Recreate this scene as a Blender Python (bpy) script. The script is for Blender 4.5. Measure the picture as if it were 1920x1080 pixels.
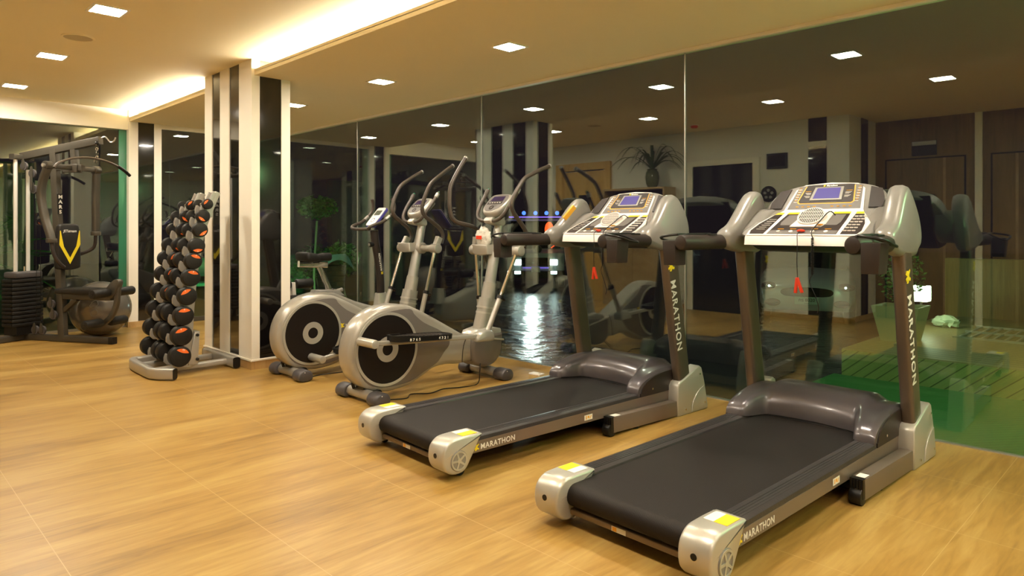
import bpy, bmesh, math, random
from mathutils import Vector, Matrix
random.seed(7)
PI = math.pi
scn = bpy.context.scene
for o in list(bpy.data.objects): bpy.data.objects.remove(o)

# ------------------------------------------------------------------ camera
cd = bpy.data.cameras.new('camera')
cam = bpy.data.objects.new('camera', cd); scn.collection.objects.link(cam)
cam.location = (0, 0, 1.25)
cam.rotation_euler = (PI / 2, 0, math.radians(45.33))
cd.sensor_width = 36.0
cd.lens = 1278.0 / 1920 * 36
cd.shift_y = -(540 - 430) / 1920
cd.clip_start = .05; cd.clip_end = 200
scn.camera = cam

# ------------------------------------------------------------------ world, exposure
w = bpy.data.worlds.new('night_sky'); scn.world = w; w.use_nodes = True
w.node_tree.nodes['Background'].inputs[0].default_value = (.030, .017, .026, 1)
w.node_tree.nodes['Background'].inputs[1].default_value = .5
vs = scn.view_settings
vs.view_transform = 'Standard'; vs.look = 'None'; vs.gamma = 1; vs.use_curve_mapping = False
vs.exposure = 0.2
scn.cycles.max_bounces = 10; scn.cycles.transparent_max_bounces = 16
scn.cycles.glossy_bounces = 5; scn.cycles.diffuse_bounces = 4
scn.cycles.sample_clamp_indirect = 6
DOWN = 255.0          # radiance of the ceiling downlights
COVE = 120.0          # radiance of the cove strips
WARM = (1.0, .91, .74)

def lamp(name, kind, loc, energy, color, label, size=.1, aim=None, spot=None, blend=.5):
    ld = bpy.data.lights.new(name, kind); ld.energy = energy; ld.color = color
    if kind in ('POINT', 'SPOT'): ld.shadow_soft_size = size
    if kind == 'AREA': ld.size = size
    if spot: ld.spot_size = math.radians(spot); ld.spot_blend = blend
    o = bpy.data.objects.new(name, ld); scn.collection.objects.link(o); o.location = loc
    if aim: o.rotation_euler = (Vector(aim) - Vector(loc)).to_track_quat('-Z', 'Y').to_euler()
    return o
# garden and yard lamps that light what stands outside the glass
lamp('garden_spot', 'SPOT', (-9.95, 5.0, .05), 26, (.35, 1, .28), '', .03, (-10.3, 5.7, 1.2), 110)
lamp('garden_spot', 'SPOT', (-10.3, 1.9, .1), 6, (.25, 1, .30), '', .03, (-11.4, 1.3, 1.2), 70)
lamp('garden_spot', 'SPOT', (-10.4, 4.2, .1), 14, (.2, 1, .4), '', .03, (-11.2, 4.0, .5), 80)
lamp('terrace_lamp', 'POINT', (.9, 5.6, 2.3), 130, (.50, 1, .45), '', .03)
lamp('deck_lamp', 'SPOT', (-1.9, 7.8, 2.4), 14, (1, .93, .45), '', .03, (-1.8, 7.3, .2), 100)

# ------------------------------------------------------------------ materials
def N(nt, t, **k):
    n = nt.nodes.new(t)
    for a, b in k.items(): setattr(n, a, b)
    return n
def mat(name, col, rough=.5, metal=0, emit=0, ecol=None, vary=0, scale=8, bump=0, bscale=60, coat=0, spec=.5):
    m = bpy.data.materials.new(name); m.use_nodes = True; nt = m.node_tree
    p = nt.nodes['Principled BSDF']
    p.inputs['Base Color'].default_value = (*col, 1); p.inputs['Roughness'].default_value = rough
    p.inputs['Metallic'].default_value = metal; p.inputs['Coat Weight'].default_value = coat
    p.inputs['Coat Roughness'].default_value = .12
    p.inputs['Specular IOR Level'].default_value = spec
    if emit:
        p.inputs['Emission Color'].default_value = (*(ecol or col), 1); p.inputs['Emission Strength'].default_value = emit
    tc = N(nt, 'ShaderNodeTexCoord')
    if vary:
        no = N(nt, 'ShaderNodeTexNoise'); no.inputs['Scale'].default_value = scale; no.inputs['Detail'].default_value = 4
        nt.links.new(tc.outputs['Object'], no.inputs['Vector'])
        mx = N(nt, 'ShaderNodeMix', data_type='RGBA')
        mx.inputs['A'].default_value = (*[c * (1 - vary) for c in col], 1); mx.inputs['B'].default_value = (*[min(1, c * (1 + vary)) for c in col], 1)
        nt.links.new(no.outputs['Fac'], mx.inputs['Factor']); nt.links.new(mx.outputs['Result'], p.inputs['Base Color'])
    if bump:
        nb = N(nt, 'ShaderNodeTexNoise'); nb.inputs['Scale'].default_value = bscale; nb.inputs['Detail'].default_value = 3
        nt.links.new(tc.outputs['Object'], nb.inputs['Vector'])
        bp = N(nt, 'ShaderNodeBump'); bp.inputs['Strength'].default_value = bump; bp.inputs['Distance'].default_value = .01
        nt.links.new(nb.outputs['Fac'], bp.inputs['Height']); nt.links.new(bp.outputs['Normal'], p.inputs['Normal'])
    return m

def glass_mat(name, refl, tint, rough=0.0):
    m = bpy.data.materials.new(name); m.use_nodes = True; nt = m.node_tree
    for n in list(nt.nodes): nt.nodes.remove(n)
    out = N(nt, 'ShaderNodeOutputMaterial'); mx = N(nt, 'ShaderNodeMixShader')
    tr = N(nt, 'ShaderNodeBsdfTransparent'); gl = N(nt, 'ShaderNodeBsdfGlossy')
    lw = N(nt, 'ShaderNodeLayerWeight'); lw.inputs['Blend'].default_value = .5
    pw = N(nt, 'ShaderNodeMath', operation='POWER'); pw.inputs[1].default_value = 4.0
    ad = N(nt, 'ShaderNodeMath', operation='MULTIPLY_ADD', use_clamp=True); ad.inputs[1].default_value = .8; ad.inputs[2].default_value = refl
    nt.links.new(lw.outputs['Facing'], pw.inputs[0])
    tr.inputs['Color'].default_value = (*tint, 1); gl.inputs['Roughness'].default_value = rough
    gl.inputs['Color'].default_value = (.95, 1.0, .95, 1)
    nt.links.new(pw.outputs[0], ad.inputs[0]); nt.links.new(ad.outputs[0], mx.inputs['Fac'])
    nt.links.new(tr.outputs[0], mx.inputs[1]); nt.links.new(gl.outputs[0], mx.inputs[2])
    nt.links.new(mx.outputs[0], out.inputs['Surface'])
    return m

def wood_mat(name, c1, c2, c3, joint=None, tile=(.67, .67), off=(0, 0), axis='Y', rough=.4, sc=1.0, jw=.003, bump=.02):
    """streaky wood grain running along axis, optional tile joints"""
    m = bpy.data.materials.new(name); m.use_nodes = True; nt = m.node_tree
    p = nt.nodes['Principled BSDF']; L = nt.links.new
    tc = N(nt, 'ShaderNodeTexCoord'); sp = N(nt, 'ShaderNodeSeparateXYZ'); L(tc.outputs['Object'], sp.inputs[0])
    def mapped(s):
        mp = N(nt, 'ShaderNodeMapping'); mp.inputs['Scale'].default_value = s; L(tc.outputs['Object'], mp.inputs['Vector']); return mp
    big = {'Y': (4.2, .75, 2), 'X': (.75, 4.2, 2), 'Z': (5, 5, .6)}[axis]
    fine = {'Y': (30, 3.0, 6), 'X': (3.0, 30, 6), 'Z': (40, 40, 2)}[axis]
    # per tile shift
    vec = mapped([q * sc for q in big])
    n1 = N(nt, 'ShaderNodeTexNoise'); n1.inputs['Scale'].default_value = 1; n1.inputs['Detail'].default_value = 5; n1.inputs['Distortion'].default_value = .7
    v2 = mapped([q * sc for q in fine]); n2 = N(nt, 'ShaderNodeTexNoise'); n2.inputs['Scale'].default_value = 1; n2.inputs['Detail'].default_value = 6; n2.inputs['Distortion'].default_value = 1.2
    L(v2.outputs[0], n2.inputs['Vector']); L(vec.outputs[0], n1.inputs['Vector'])
    mixf = N(nt, 'ShaderNodeMath', operation='MULTIPLY_ADD'); mixf.inputs[1].default_value = .6; L(n1.outputs['Fac'], mixf.inputs[0])
    m2 = N(nt, 'ShaderNodeMath', operation='MULTIPLY'); m2.inputs[1].default_value = .4; L(n2.outputs['Fac'], m2.inputs[0]); L(m2.outputs[0], mixf.inputs[2])
    rp = N(nt, 'ShaderNodeValToRGB'); e = rp.color_ramp.elements
    e[0].position = .30; e[0].color = (*c1, 1); e[1].position = .68; e[1].color = (*c3, 1)
    ne = rp.color_ramp.elements.new(.48); ne.color = (*c2, 1)
    L(mixf.outputs[0], rp.inputs[0]); col = rp.outputs[0]
    if joint:
        def edge(sock, size, o, w_):
            a = N(nt, 'ShaderNodeMath', operation='ADD'); a.inputs[1].default_value = 100 * size - o; L(sock, a.inputs[0])
            md = N(nt, 'ShaderNodeMath', operation='MODULO'); md.inputs[1].default_value = size; L(a.outputs[0], md.inputs[0])
            lt = N(nt, 'ShaderNodeMath', operation='LESS_THAN'); lt.inputs[1].default_value = w_; L(md.outputs[0], lt.inputs[0]); return lt
        ex = edge(sp.outputs[0], tile[0], off[0], jw * .8); ey = edge(sp.outputs[1], tile[1], off[1], jw)
        mxm = N(nt, 'ShaderNodeMath', operation='MAXIMUM'); L(ex.outputs[0], mxm.inputs[0]); L(ey.outputs[0], mxm.inputs[1])
        mj = N(nt, 'ShaderNodeMix', data_type='RGBA'); L(mxm.outputs[0], mj.inputs['Factor']); L(col, mj.inputs['A']); mj.inputs['B'].default_value = (*joint, 1)
        col = mj.outputs['Result']
    L(col, p.inputs['Base Color'])
    rr = N(nt, 'ShaderNodeMapRange'); rr.inputs['To Min'].default_value = rough - .05; rr.inputs['To Max'].default_value = rough + .1
    L(n2.outputs['Fac'], rr.inputs[0]); L(rr.outputs[0], p.inputs['Roughness'])
    bp = N(nt, 'ShaderNodeBump'); bp.inputs['Strength'].default_value = bump * 5; bp.inputs['Distance'].default_value = .004
    L(n2.outputs['Fac'], bp.inputs['Height']); L(bp.outputs[0], p.inputs['Normal'])
    return m

def rubber_belt_mat():
    m = mat('belt_rubber', (.0095, .0065, .0055), .62, bump=.0, spec=.28)
    nt = m.node_tree; p = nt.nodes['Principled BSDF']; tc = N(nt, 'ShaderNodeTexCoord')
    wv = N(nt, 'ShaderNodeTexWave'); wv.bands_direction = 'DIAGONAL'; wv.inputs['Scale'].default_value = 55; wv.inputs['Distortion'].default_value = 6; wv.inputs['Detail'].default_value = 1
    nt.links.new(tc.outputs['Object'], wv.inputs[0])
    b = N(nt, 'ShaderNodeBump'); b.inputs['Strength'].default_value = .10; b.inputs['Distance'].default_value = .002
    nt.links.new(wv.outputs['Fac'], b.inputs['Height']); nt.links.new(b.outputs[0], p.inputs['Normal'])
    return m

M = dict(
    white=mat('white_paint', (.92, .86, .74), .45, vary=.02, scale=3),
    plaster=mat('ceiling_plaster', (.90, .77, .49), .8, vary=.02, scale=1.5),
    wall=mat('wall_paint', (.80, .76, .68), .6, vary=.02, scale=2),
    black_glass=mat('black_lacquered_glass', (.006, .005, .005), .03, coat=.3, spec=.9),
    floor=wood_mat('wood_look_tile', (.205, .105, .021), (.37, .213, .050), (.50, .33, .100), joint=(.50, .33, .13), tile=(1.33, .67), off=(-.71, .595), rough=.34, bump=.01),
    base=wood_mat('skirting_tile', (.38, .22, .08), (.52, .32, .12), (.62, .42, .2), joint=(.3, .18, .08), tile=(.33, .33), axis='X', rough=.4),
    cabinet=wood_mat('dark_veneer', (.12, .07, .018), (.19, .115, .034), (.26, .165, .058), axis='Z', rough=.4),
    pine=wood_mat('pine', (.42, .22, .05), (.60, .36, .09), (.70, .46, .15), axis='Z', rough=.4),
    oak=wood_mat('oak_cabinet', (.28, .17, .07), (.38, .25, .11), (.46, .32, .16), axis='X', rough=.4),
    shell=mat('champagne_paint', (.41, .385, .335), .30, .35, vary=.04, scale=3, coat=.3),
    shell_dark=mat('bronze_grey_paint', (.185, .165, .15), .34, .3, coat=.25),
    silver=mat('silver_casting', (.52, .50, .44), .34, .45, vary=.05, scale=4),
    frame_brown=mat('taupe_metal', (.135, .105, .080), .33, .45, coat=.2),
    rail=mat('dark_rail_plastic', (.040, .035, .036), .36, .1, vary=.25, scale=14, bump=.06, bscale=90),
    rail_side=mat('rail_side_metal', (.20, .155, .125), .38, .35),
    hood=mat('hood_plastic', (.10, .088, .095), .28, .35, coat=.35),
    horn=mat('warm_grey_plastic', (.27, .255, .235), .3, .15, coat=.25),
    foam=mat('brown_black_grip', (.028, .020, .017), .45, spec=.35, bump=.04, bscale=150),
    arm=mat('handle_foam_brown', (.075, .058, .046), .42, .2, bump=.03, bscale=200),
    black=mat('black_plastic', (.008, .007, .0065), .4, spec=.35),
    rubber=mat('black_rubber', (.010, .0085, .0075), .5, spec=.3),
    disc=mat('flywheel_cover_black', (.009, .006, .005), .42, spec=.3),
    chrome=mat('chrome', (.80, .78, .74), .1, 1),
    rod=mat('polished_guide_rod', (.86, .85, .82), .22, .35, coat=.5),
    steel=mat('satin_steel', (.46, .45, .42), .30, .6),
    cap=mat('grey_foot_rubber', (.075, .068, .072), .42, bump=.05, bscale=120),
    rack=mat('rack_silver_paint', (.42, .40, .36), .36, .4, vary=.03, scale=5, coat=.15),
    gym=mat('gym_frame_grey', (.075, .066, .052), .40, .3),
    pad=mat('vinyl_black', (.013, .011, .010), .5, spec=.35, bump=.05, bscale=110),
    orange=mat('orange_label', (.85, .16, .02), .45),
    red=mat('red_plastic', (.80, .045, .012), .35, coat=.3),
    yellow=mat('yellow_decal', (.85, .66, .015), .5),
    amber=mat('amber_print', (.85, .42, .03), .5),
    print_w=mat('white_print', (.85, .82, .76), .5),
    panel_w=mat('console_white', (.86, .80, .74), .35, coat=.2),
    panel_d=mat('console_dark_print', (.030, .022, .020), .5, spec=.3),
    panel_g=mat('console_grey_print', (.17, .155, .145), .5, spec=.3),
    lcd=mat('violet_lcd', (.045, .04, .15), .2, emit=.35, ecol=(.16, .12, .45)),
    lcd_d=mat('dull_lcd', (.12, .13, .10), .2),
    lcd_v=mat('violet_dark_lcd', (.03, .02, .06), .15, emit=.03, ecol=(.2, .1, .5)),
    belt=rubber_belt_mat(),
    glass=glass_mat('dark_pane_glass', .115, (.80, .90, .82)),
    emit=mat('downlight_diffuser', (1, 1, 1), .5, emit=DOWN, ecol=WARM),
    cove=mat('cove_led_strip', (1, 1, 1), .5, emit=COVE, ecol=(1, .94, .80)),
    leaf=mat('leaf_green', (.05, .17, .035), .5, vary=.5, scale=6),
    leaf_p=mat('bromeliad_leaf', (.055, .10, .03), .4, vary=.4, scale=5),
    trunk=mat('pale_bark', (.30, .33, .24), .8, vary=.2, scale=20),
    soil=mat('garden_soil', (.02, .025, .012), .9, vary=.4, bump=.4, bscale=30),
    plaster_out=mat('rough_render', (.13, .16, .11), .9, bump=.9, bscale=9),
    pot=mat('planter_fibre', (.26, .28, .18), .6, vary=.06),
    pot_d=mat('dark_ribbed_pot', (.06, .05, .045), .6),
    cloth=mat('teal_cloth', (.12, .30, .27), .8, vary=.2, scale=9),
    car=mat('white_car_paint', (.55, .57, .56), .25, .1, coat=.6),
    tail=mat('dark_window', (.01, .012, .014), .08),
    plate=mat('number_plate', (.42, .60, .50), .4, emit=0),
    head=mat('headlamp_glow', (1, 1, 1), .3, emit=8, ecol=(.80, .90, 1)),
    blue=mat('blue_marker_glow', (.1, .2, 1), .3, emit=4, ecol=(.06, .14, 1)),
    redglow=mat('red_lamp_glow', (1, .1, .02), .3, emit=3, ecol=(1, .07, .015)),
    violet=mat('violet_tube_glow', (.4, .2, 1), .3, emit=2.2, ecol=(.25, .12, 1)),
    lantern=mat('lantern_glow', (1, 1, .9), .4, emit=22, ecol=(.92, 1, .72)),
    grille=mat('ceiling_grille', (.55, .46, .28), .8),
    vase=mat('olive_glaze', (.10, .11, .05), .12, coat=.5),
    sweat=mat('pearl_grey_rubber', (.19, .17, .15), .22, .35, vary=.05, scale=3, coat=.4),
    gtrim=mat('green_glass_edge', (.03, .20, .11), .25, coat=.4),
    bench_green=mat('green_board', (.05, .30, .16), .5),
    bag=mat('clear_plastic_bag', (.72, .68, .60), .18, spec=.8, bump=.8, bscale=30),
    shoe=mat('pale_cloth', (.55, .60, .45), .8),
)

def asphalt():
    m = mat('wet_asphalt', (.05, .052, .052), .20, vary=.6, scale=2.5)
    nt = m.node_tree; p = nt.nodes['Principled BSDF']; tc = N(nt, 'ShaderNodeTexCoord')
    nz = N(nt, 'ShaderNodeTexNoise'); nz.inputs['Scale'].default_value = 4.5; nz.inputs['Detail'].default_value = 6
    nt.links.new(tc.outputs['Object'], nz.inputs['Vector'])
    b = N(nt, 'ShaderNodeBump'); b.inputs['Strength'].default_value = .6; b.inputs['Distance'].default_value = .05
    nt.links.new(nz.outputs['Fac'], b.inputs['Height']); nt.links.new(b.outputs[0], p.inputs['Normal']); return m
M['asphalt'] = asphalt()

def plank_mat(name, col, col2, ang, width, jointcol):
    """boards running at an angle, dark gaps between"""
    m = bpy.data.materials.new(name); m.use_nodes = True; nt = m.node_tree; L = nt.links.new
    p = nt.nodes['Principled BSDF']; tc = N(nt, 'ShaderNodeTexCoord'); mp = N(nt, 'ShaderNodeMapping'); mp.inputs['Rotation'].default_value = ang
    L(tc.outputs['Object'], mp.inputs['Vector']); sp = N(nt, 'ShaderNodeSeparateXYZ'); L(mp.outputs[0], sp.inputs[0])
    a = N(nt, 'ShaderNodeMath', operation='ADD'); a.inputs[1].default_value = 1000 * width; L(sp.outputs[0], a.inputs[0])
    md = N(nt, 'ShaderNodeMath', operation='MODULO'); md.inputs[1].default_value = width; L(a.outputs[0], md.inputs[0])
    lt = N(nt, 'ShaderNodeMath', operation='LESS_THAN'); lt.inputs[1].default_value = width * .13; L(md.outputs[0], lt.inputs[0])
    mp2 = N(nt, 'ShaderNodeMapping'); mp2.inputs['Scale'].default_value = (40, 2, 2); L(mp.outputs[0], mp2.inputs['Vector'])
    nz = N(nt, 'ShaderNodeTexNoise'); nz.inputs['Scale'].default_value = 1; nz.inputs['Detail'].default_value = 4; L(mp2.outputs[0], nz.inputs['Vector'])
    mx = N(nt, 'ShaderNodeMix', data_type='RGBA'); mx.inputs['A'].default_value = (*col, 1); mx.inputs['B'].default_value = (*col2, 1); L(nz.outputs['Fac'], mx.inputs['Factor'])
    mj = N(nt, 'ShaderNodeMix', data_type='RGBA'); L(lt.outputs[0], mj.inputs['Factor']); L(mx.outputs['Result'], mj.inputs['A']); mj.inputs['B'].default_value = (*jointcol, 1)
    L(mj.outputs['Result'], p.inputs['Base Color']); p.inputs['Roughness'].default_value = .5
    return m
M['terrace'] = plank_mat('green_terrace_tile', (.03, .15, .045), (.06, .22, .07), (0, 0, math.radians(38)), .045, (.02, .09, .03))
M['deck'] = plank_mat('deck_boards', (.20, .17, .08), (.30, .26, .13), (0, 0, math.radians(90)), .10, (.05, .04, .02))
M['riser'] = plank_mat('riser_tile', (.12, .17, .05), (.30, .36, .13), (0, math.radians(-50), 0), .065, (.06, .09, .025))

# ------------------------------------------------------------------ mesh helpers
def BM(): return bmesh.new()
def obj(name, bm, m, parent=None, smooth=True, angle=35, bevel=0, seg=2):
    bmesh.ops.recalc_face_normals(bm, faces=bm.faces[:])
    me = bpy.data.meshes.new(name); bm.to_mesh(me); bm.free()
    ms = m if isinstance(m, (list, tuple)) else [m]
    for q in ms: me.materials.append(M[q] if isinstance(q, str) else q)
    o = bpy.data.objects.new(name, me); scn.collection.objects.link(o)
    if smooth:
        for p in me.polygons: p.use_smooth = True
        try: me.set_sharp_from_angle(angle=math.radians(angle))
        except Exception: pass
    if bevel:
        md = o.modifiers.new('bevel', 'BEVEL'); md.width = bevel; md.segments = seg; md.limit_method = 'ANGLE'; md.angle_limit = math.radians(40); md.harden_normals = False
    if parent: o.parent = parent
    return o
def box(bm, x0, x1, y0, y1, z0, z1, mtx=None):
    vs_ = [bm.verts.new(Vector((x, y, z)) if mtx is None else mtx @ Vector((x, y, z))) for x in (x0, x1) for y in (y0, y1) for z in (z0, z1)]
    for f in ((0, 1, 3, 2), (4, 6, 7, 5), (0, 4, 5, 1), (2, 3, 7, 6), (0, 2, 6, 4), (1, 5, 7, 3)): bm.faces.new([vs_[i] for i in f])
    return bm
def frame_at(p, d, up=Vector((0, 0, 1))):
    d = Vector(d).normalized(); up = Vector(up)
    if abs(d.dot(up)) > .97: up = Vector((0, 1, 0)) if abs(d.y) < .9 else Vector((1, 0, 0))
    s = d.cross(up).normalized(); u = s.cross(d).normalized()
    return s, u
def catmull(pts, n=6, closed=False):
    P = [Vector(p) for p in pts]; out = []
    K = len(P)
    rng = range(K if closed else K - 1)
    for i in rng:
        if closed: a, b, c, d = P[(i - 1) % K], P[i], P[(i + 1) % K], P[(i + 2) % K]
        else: a, b, c, d = P[max(i - 1, 0)], P[i], P[i + 1], P[min(i + 2, K - 1)]
        for j in range(n):
            t = j / n
            out.append(.5 * ((2 * b) + (c - a) * t + (2 * a - 5 * b + 4 * c - d) * t * t + (3 * b - a - 3 * c + d) * t ** 3))
    if not closed: out.append(P[-1])
    return out
def sweep(bm, pts, prof, up=Vector((0, 0, 1)), scales=None, cap=True):
    """sweep a 2D profile (side, up) along pts"""
    pts = [Vector(p) for p in pts]; rings = []; n = len(pts); last = None
    for i, p in enumerate(pts):
        d = (pts[min(i + 1, n - 1)] - pts[max(i - 1, 0)])
        if last is None: s, u = frame_at(p, d, up)
        else:
            dn = d.normalized(); s = (last - dn * last.dot(dn)).normalized(); u = s.cross(dn).normalized()
        last = s
        k = scales[i] if scales else 1
        rings.append([bm.verts.new(p + s * a * k + u * b * k) for a, b in prof])
    m_ = len(prof)
    for a, b in zip(rings, rings[1:]):
        for j in range(m_): bm.faces.new((a[j], a[(j + 1) % m_], b[(j + 1) % m_], b[j]))
    if cap:
        bm.faces.new(rings[0][::-1]); bm.faces.new(rings[-1])
    return bm
def circ(r, n=14, ry=None): return [(r * math.cos(2 * PI * i / n), (ry or r) * math.sin(2 * PI * i / n)) for i in range(n)]
def rrect(w_, h_, r, n=3):
    out = []
    for cx, cy, a0 in ((w_ / 2 - r, h_ / 2 - r, 0), (-w_ / 2 + r, h_ / 2 - r, 90), (-w_ / 2 + r, -h_ / 2 + r, 180), (w_ / 2 - r, -h_ / 2 + r, 270)):
        for i in range(n + 1):
            a = math.radians(a0 + 90 * i / n); out.append((cx + r * math.cos(a), cy + r * math.sin(a)))
    return out
def tube(bm, pts, r, n=14, smooth=0, scales=None, up=Vector((0, 0, 1))):
    if smooth: pts = catmull(pts, smooth)
    return sweep(bm, pts, circ(r, n), up, scales)
def rtube(bm, pts, w_, h_, r=.006, smooth=0, up=Vector((0, 0, 1))):
    if smooth: pts = catmull(pts, smooth)
    return sweep(bm, pts, rrect(w_, h_, min(r, w_ / 2.01, h_ / 2.01)), up)
def cyl(bm, p0, p1, r, r1=None, n=28, rnd=0):
    p0, p1 = Vector(p0), Vector(p1)
    if r1 is None: r1 = r
    if rnd:
        d = (p1 - p0).normalized(); L_ = (p1 - p0).length
        pts = [p0, p0 + d * rnd * .3, p0 + d * rnd, p1 - d * rnd, p1 - d * rnd * .3, p1]
        rr = [r - rnd, r - rnd * .3, r, r1, r1 - rnd * .3, r1 - rnd]
        s, u = frame_at(p0, d)
        rings = [[bm.verts.new(p + s * q * math.cos(2 * PI * i / n) + u * q * math.sin(2 * PI * i / n)) for i in range(n)] for p, q in zip(pts, rr)]
    else:
        s, u = frame_at(p0, p1 - p0)
        rings = [[bm.verts.new(p + s * q * math.cos(2 * PI * i / n) + u * q * math.sin(2 * PI * i / n)) for i in range(n)] for p, q in ((p0, r), (p1, r1))]
    for a, b in zip(rings, rings[1:]):
        for j in range(n): bm.faces.new((a[j], a[(j + 1) % n], b[(j + 1) % n], b[j]))
    bm.faces.new(rings[0][::-1]); bm.faces.new(rings[-1])
    return bm
def ring(bm, c, axis, r0, r1, h_, n=40):
    """flat annulus with thickness h along axis"""
    c = Vector(c); d = Vector(axis).normalized(); s, u = frame_at(c, d)
    L_ = []
    for q, o_ in ((r0, 0), (r0, h_), (r1, h_), (r1, 0)):
        L_.append([bm.verts.new(c + d * o_ + s * q * math.cos(2 * PI * i / n) + u * q * math.sin(2 * PI * i / n)) for i in range(n)])
    for k in range(4):
        a, b = L_[k], L_[(k + 1) % 4]
        for j in range(n): bm.faces.new((a[j], a[(j + 1) % n], b[(j + 1) % n], b[j]))
    return bm
def prism(bm, prof, x0, x1, plane='yz', mtx=None, inset=0, insetd=0):
    """extrude a polygon. plane yz -> along x; xz -> along y; xy -> along z; optional rounded edge by inset"""
    def P(a, b, e):
        v = {'yz': (e, a, b), 'xz': (a, e, b), 'xy': (a, b, e)}[plane]
        v = Vector(v); return mtx @ v if mtx is not None else v
    n = len(prof)
    if inset:
        A = sum(a * prof[(i + 1) % n][1] - prof[(i + 1) % n][0] * b for i, (a, b) in enumerate(prof))
        sg = 1 if A > 0 else -1
        nor = []
        for i in range(n):
            a, b, c = Vector(prof[i - 1]), Vector(prof[i]), Vector(prof[(i + 1) % n])
            d1 = (b - a).normalized(); d2 = (c - b).normalized()
            n1 = Vector((-d1.y, d1.x)) * sg; n2 = Vector((-d2.y, d2.x)) * sg
            m_ = (n1 + n2); m_ = m_.normalized() if m_.length > 1e-6 else n1
            nor.append(m_ / max(.5, m_.dot(n1)))
        def ins(k): return [(prof[i][0] + nor[i].x * k, prof[i][1] + nor[i].y * k) for i in range(n)]
        dd = insetd or inset; s = 1 if x1 > x0 else -1
        levels = [(ins(inset), x0), (ins(inset * .3), x0 + s * dd * .3), (prof, x0 + s * dd), (prof, x1 - s * dd), (ins(inset * .3), x1 - s * dd * .3), (ins(inset), x1)]
    else: levels = [(prof, x0), (prof, x1)]
    rings = [[bm.verts.new(P(a, b, e)) for a, b in pr] for pr, e in levels]
    for a, b in zip(rings, rings[1:]):
        for j in range(n): bm.faces.new((a[j], a[(j + 1) % n], b[(j + 1) % n], b[j]))
    bm.faces.new(rings[0][::-1]); bm.faces.new(rings[-1])
    return bm
def ellip(bm, c, rx, ry, rz, mtx=None, su=24, sv=14):
    c = Vector(c); r_ = bmesh.ops.create_uvsphere(bm, u_segments=su, v_segments=sv, radius=1)
    for v in r_['verts']:
        v.co = Vector((v.co.x * rx, v.co.y * ry, v.co.z * rz)) + c
        if mtx is not None: v.co = mtx @ v.co
    return bm
def sm(pts, n=5, closed=True): return [(p.x, p.y) for p in catmull([(a, b, 0) for a, b in pts], n, closed)]
def empty(name, loc, rz=0, label=None, cat=None, group=None):
    o = bpy.data.objects.new(name, None); scn.collection.objects.link(o); o.location = loc; o.rotation_euler = (0, 0, rz)
    o.empty_display_size = .1
    if label: tag(o, label, cat, group)
    return o
def tag(o, label, cat=None, group=None):
    o['label'] = label
    if cat: o['category'] = cat
    if group: o['group'] = group
    return o
def struct(name, bm, m, parent=None, **k):
    o = obj(name, bm, m, parent, smooth=k.pop('smooth', False), **k)
    if not parent: o['kind'] = 'structure'
    return o
def copy_tree(o, parent=None):
    c = o.copy(); scn.collection.objects.link(c)
    if parent: c.parent = parent
    for ch in list(o.children): copy_tree(ch, c)
    return c
_fonts = {}
def text(name, s, size, m, parent, fn, bold=.012, ext=.001, align='LEFT', spacing=1.0, shear=0):
    """fn maps (x,y,z) of flat text to place"""
    cu = bpy.data.curves.new('t', 'FONT'); cu.body = s; cu.size = size; cu.extrude = ext; cu.offset = bold * size; cu.align_x = align
    cu.space_character = spacing; cu.resolution_u = 3; cu.shear = shear
    to = bpy.data.objects.new('t', cu); scn.collection.objects.link(to)
    dg = bpy.context.evaluated_depsgraph_get(); dg.update()
    me = bpy.data.meshes.new_from_object(to.evaluated_get(dg))
    bpy.data.objects.remove(to); bpy.data.curves.remove(cu)
    me.name = name
    for v in me.vertices: v.co = fn(v.co)
    me.materials.clear(); me.materials.append(M[m]); me.update()
    o = bpy.data.objects.new(name, me); scn.collection.objects.link(o)
    if parent: o.parent = parent
    return o
RUNNER = [(0, .75), (.25, 1), (.5, .95), (.55, .8), (.9, 1.0), (1.0, .85), (.68, .6), (.72, .42), (1.0, .3), (.9, .1), (.6, .2), (.42, 0), (.2, .02), (.3, .3), (.05, .2), (0, .38), (.35, .55), (.15, .62)]
def runner(name, size, m, parent, fn, th=.001):
    bm = BM(); a = [bm.verts.new(fn(Vector((x * size, y * size, -th)))) for x, y in RUNNER]; b = [bm.verts.new(fn(Vector((x * size, y * size, th)))) for x, y in RUNNER]
    n = len(a)
    bm.faces.new(a[::-1]); bm.faces.new(b)
    for i in range(n): bm.faces.new((a[i], a[(i + 1) % n], b[(i + 1) % n], b[i]))
    return obj(name, bm, m, parent, smooth=False)

# ================================================================== SETTING
G = 4.61; ZG = 2.60; ZS = 2.625; ZM = 2.77; YS = 2.64; XW = -9.62
struct('floor', box(BM(), -9.75, 3.1, -1.4, G + .005, -.12, 0), 'floor')
struct('ceiling', box(BM(), -9.9, 3.1, -1.4, 2.98, ZM, ZM + .1), 'plaster')
# lowered ceiling along the glass with its fascia and the cove behind it
bm = BM(); box(bm, -9.9, 3.1, YS, G + .12, ZS, ZS + .035); box(bm, -9.9, 3.1, YS, YS + .03, ZS + .03, ZS + .055)
struct('ceiling_soffit', bm, 'plaster')
struct('wall_cove', box(BM(), -9.9, 3.1, 2.90, 2.98, ZS + .03, ZM + .02), 'plaster')
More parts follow.
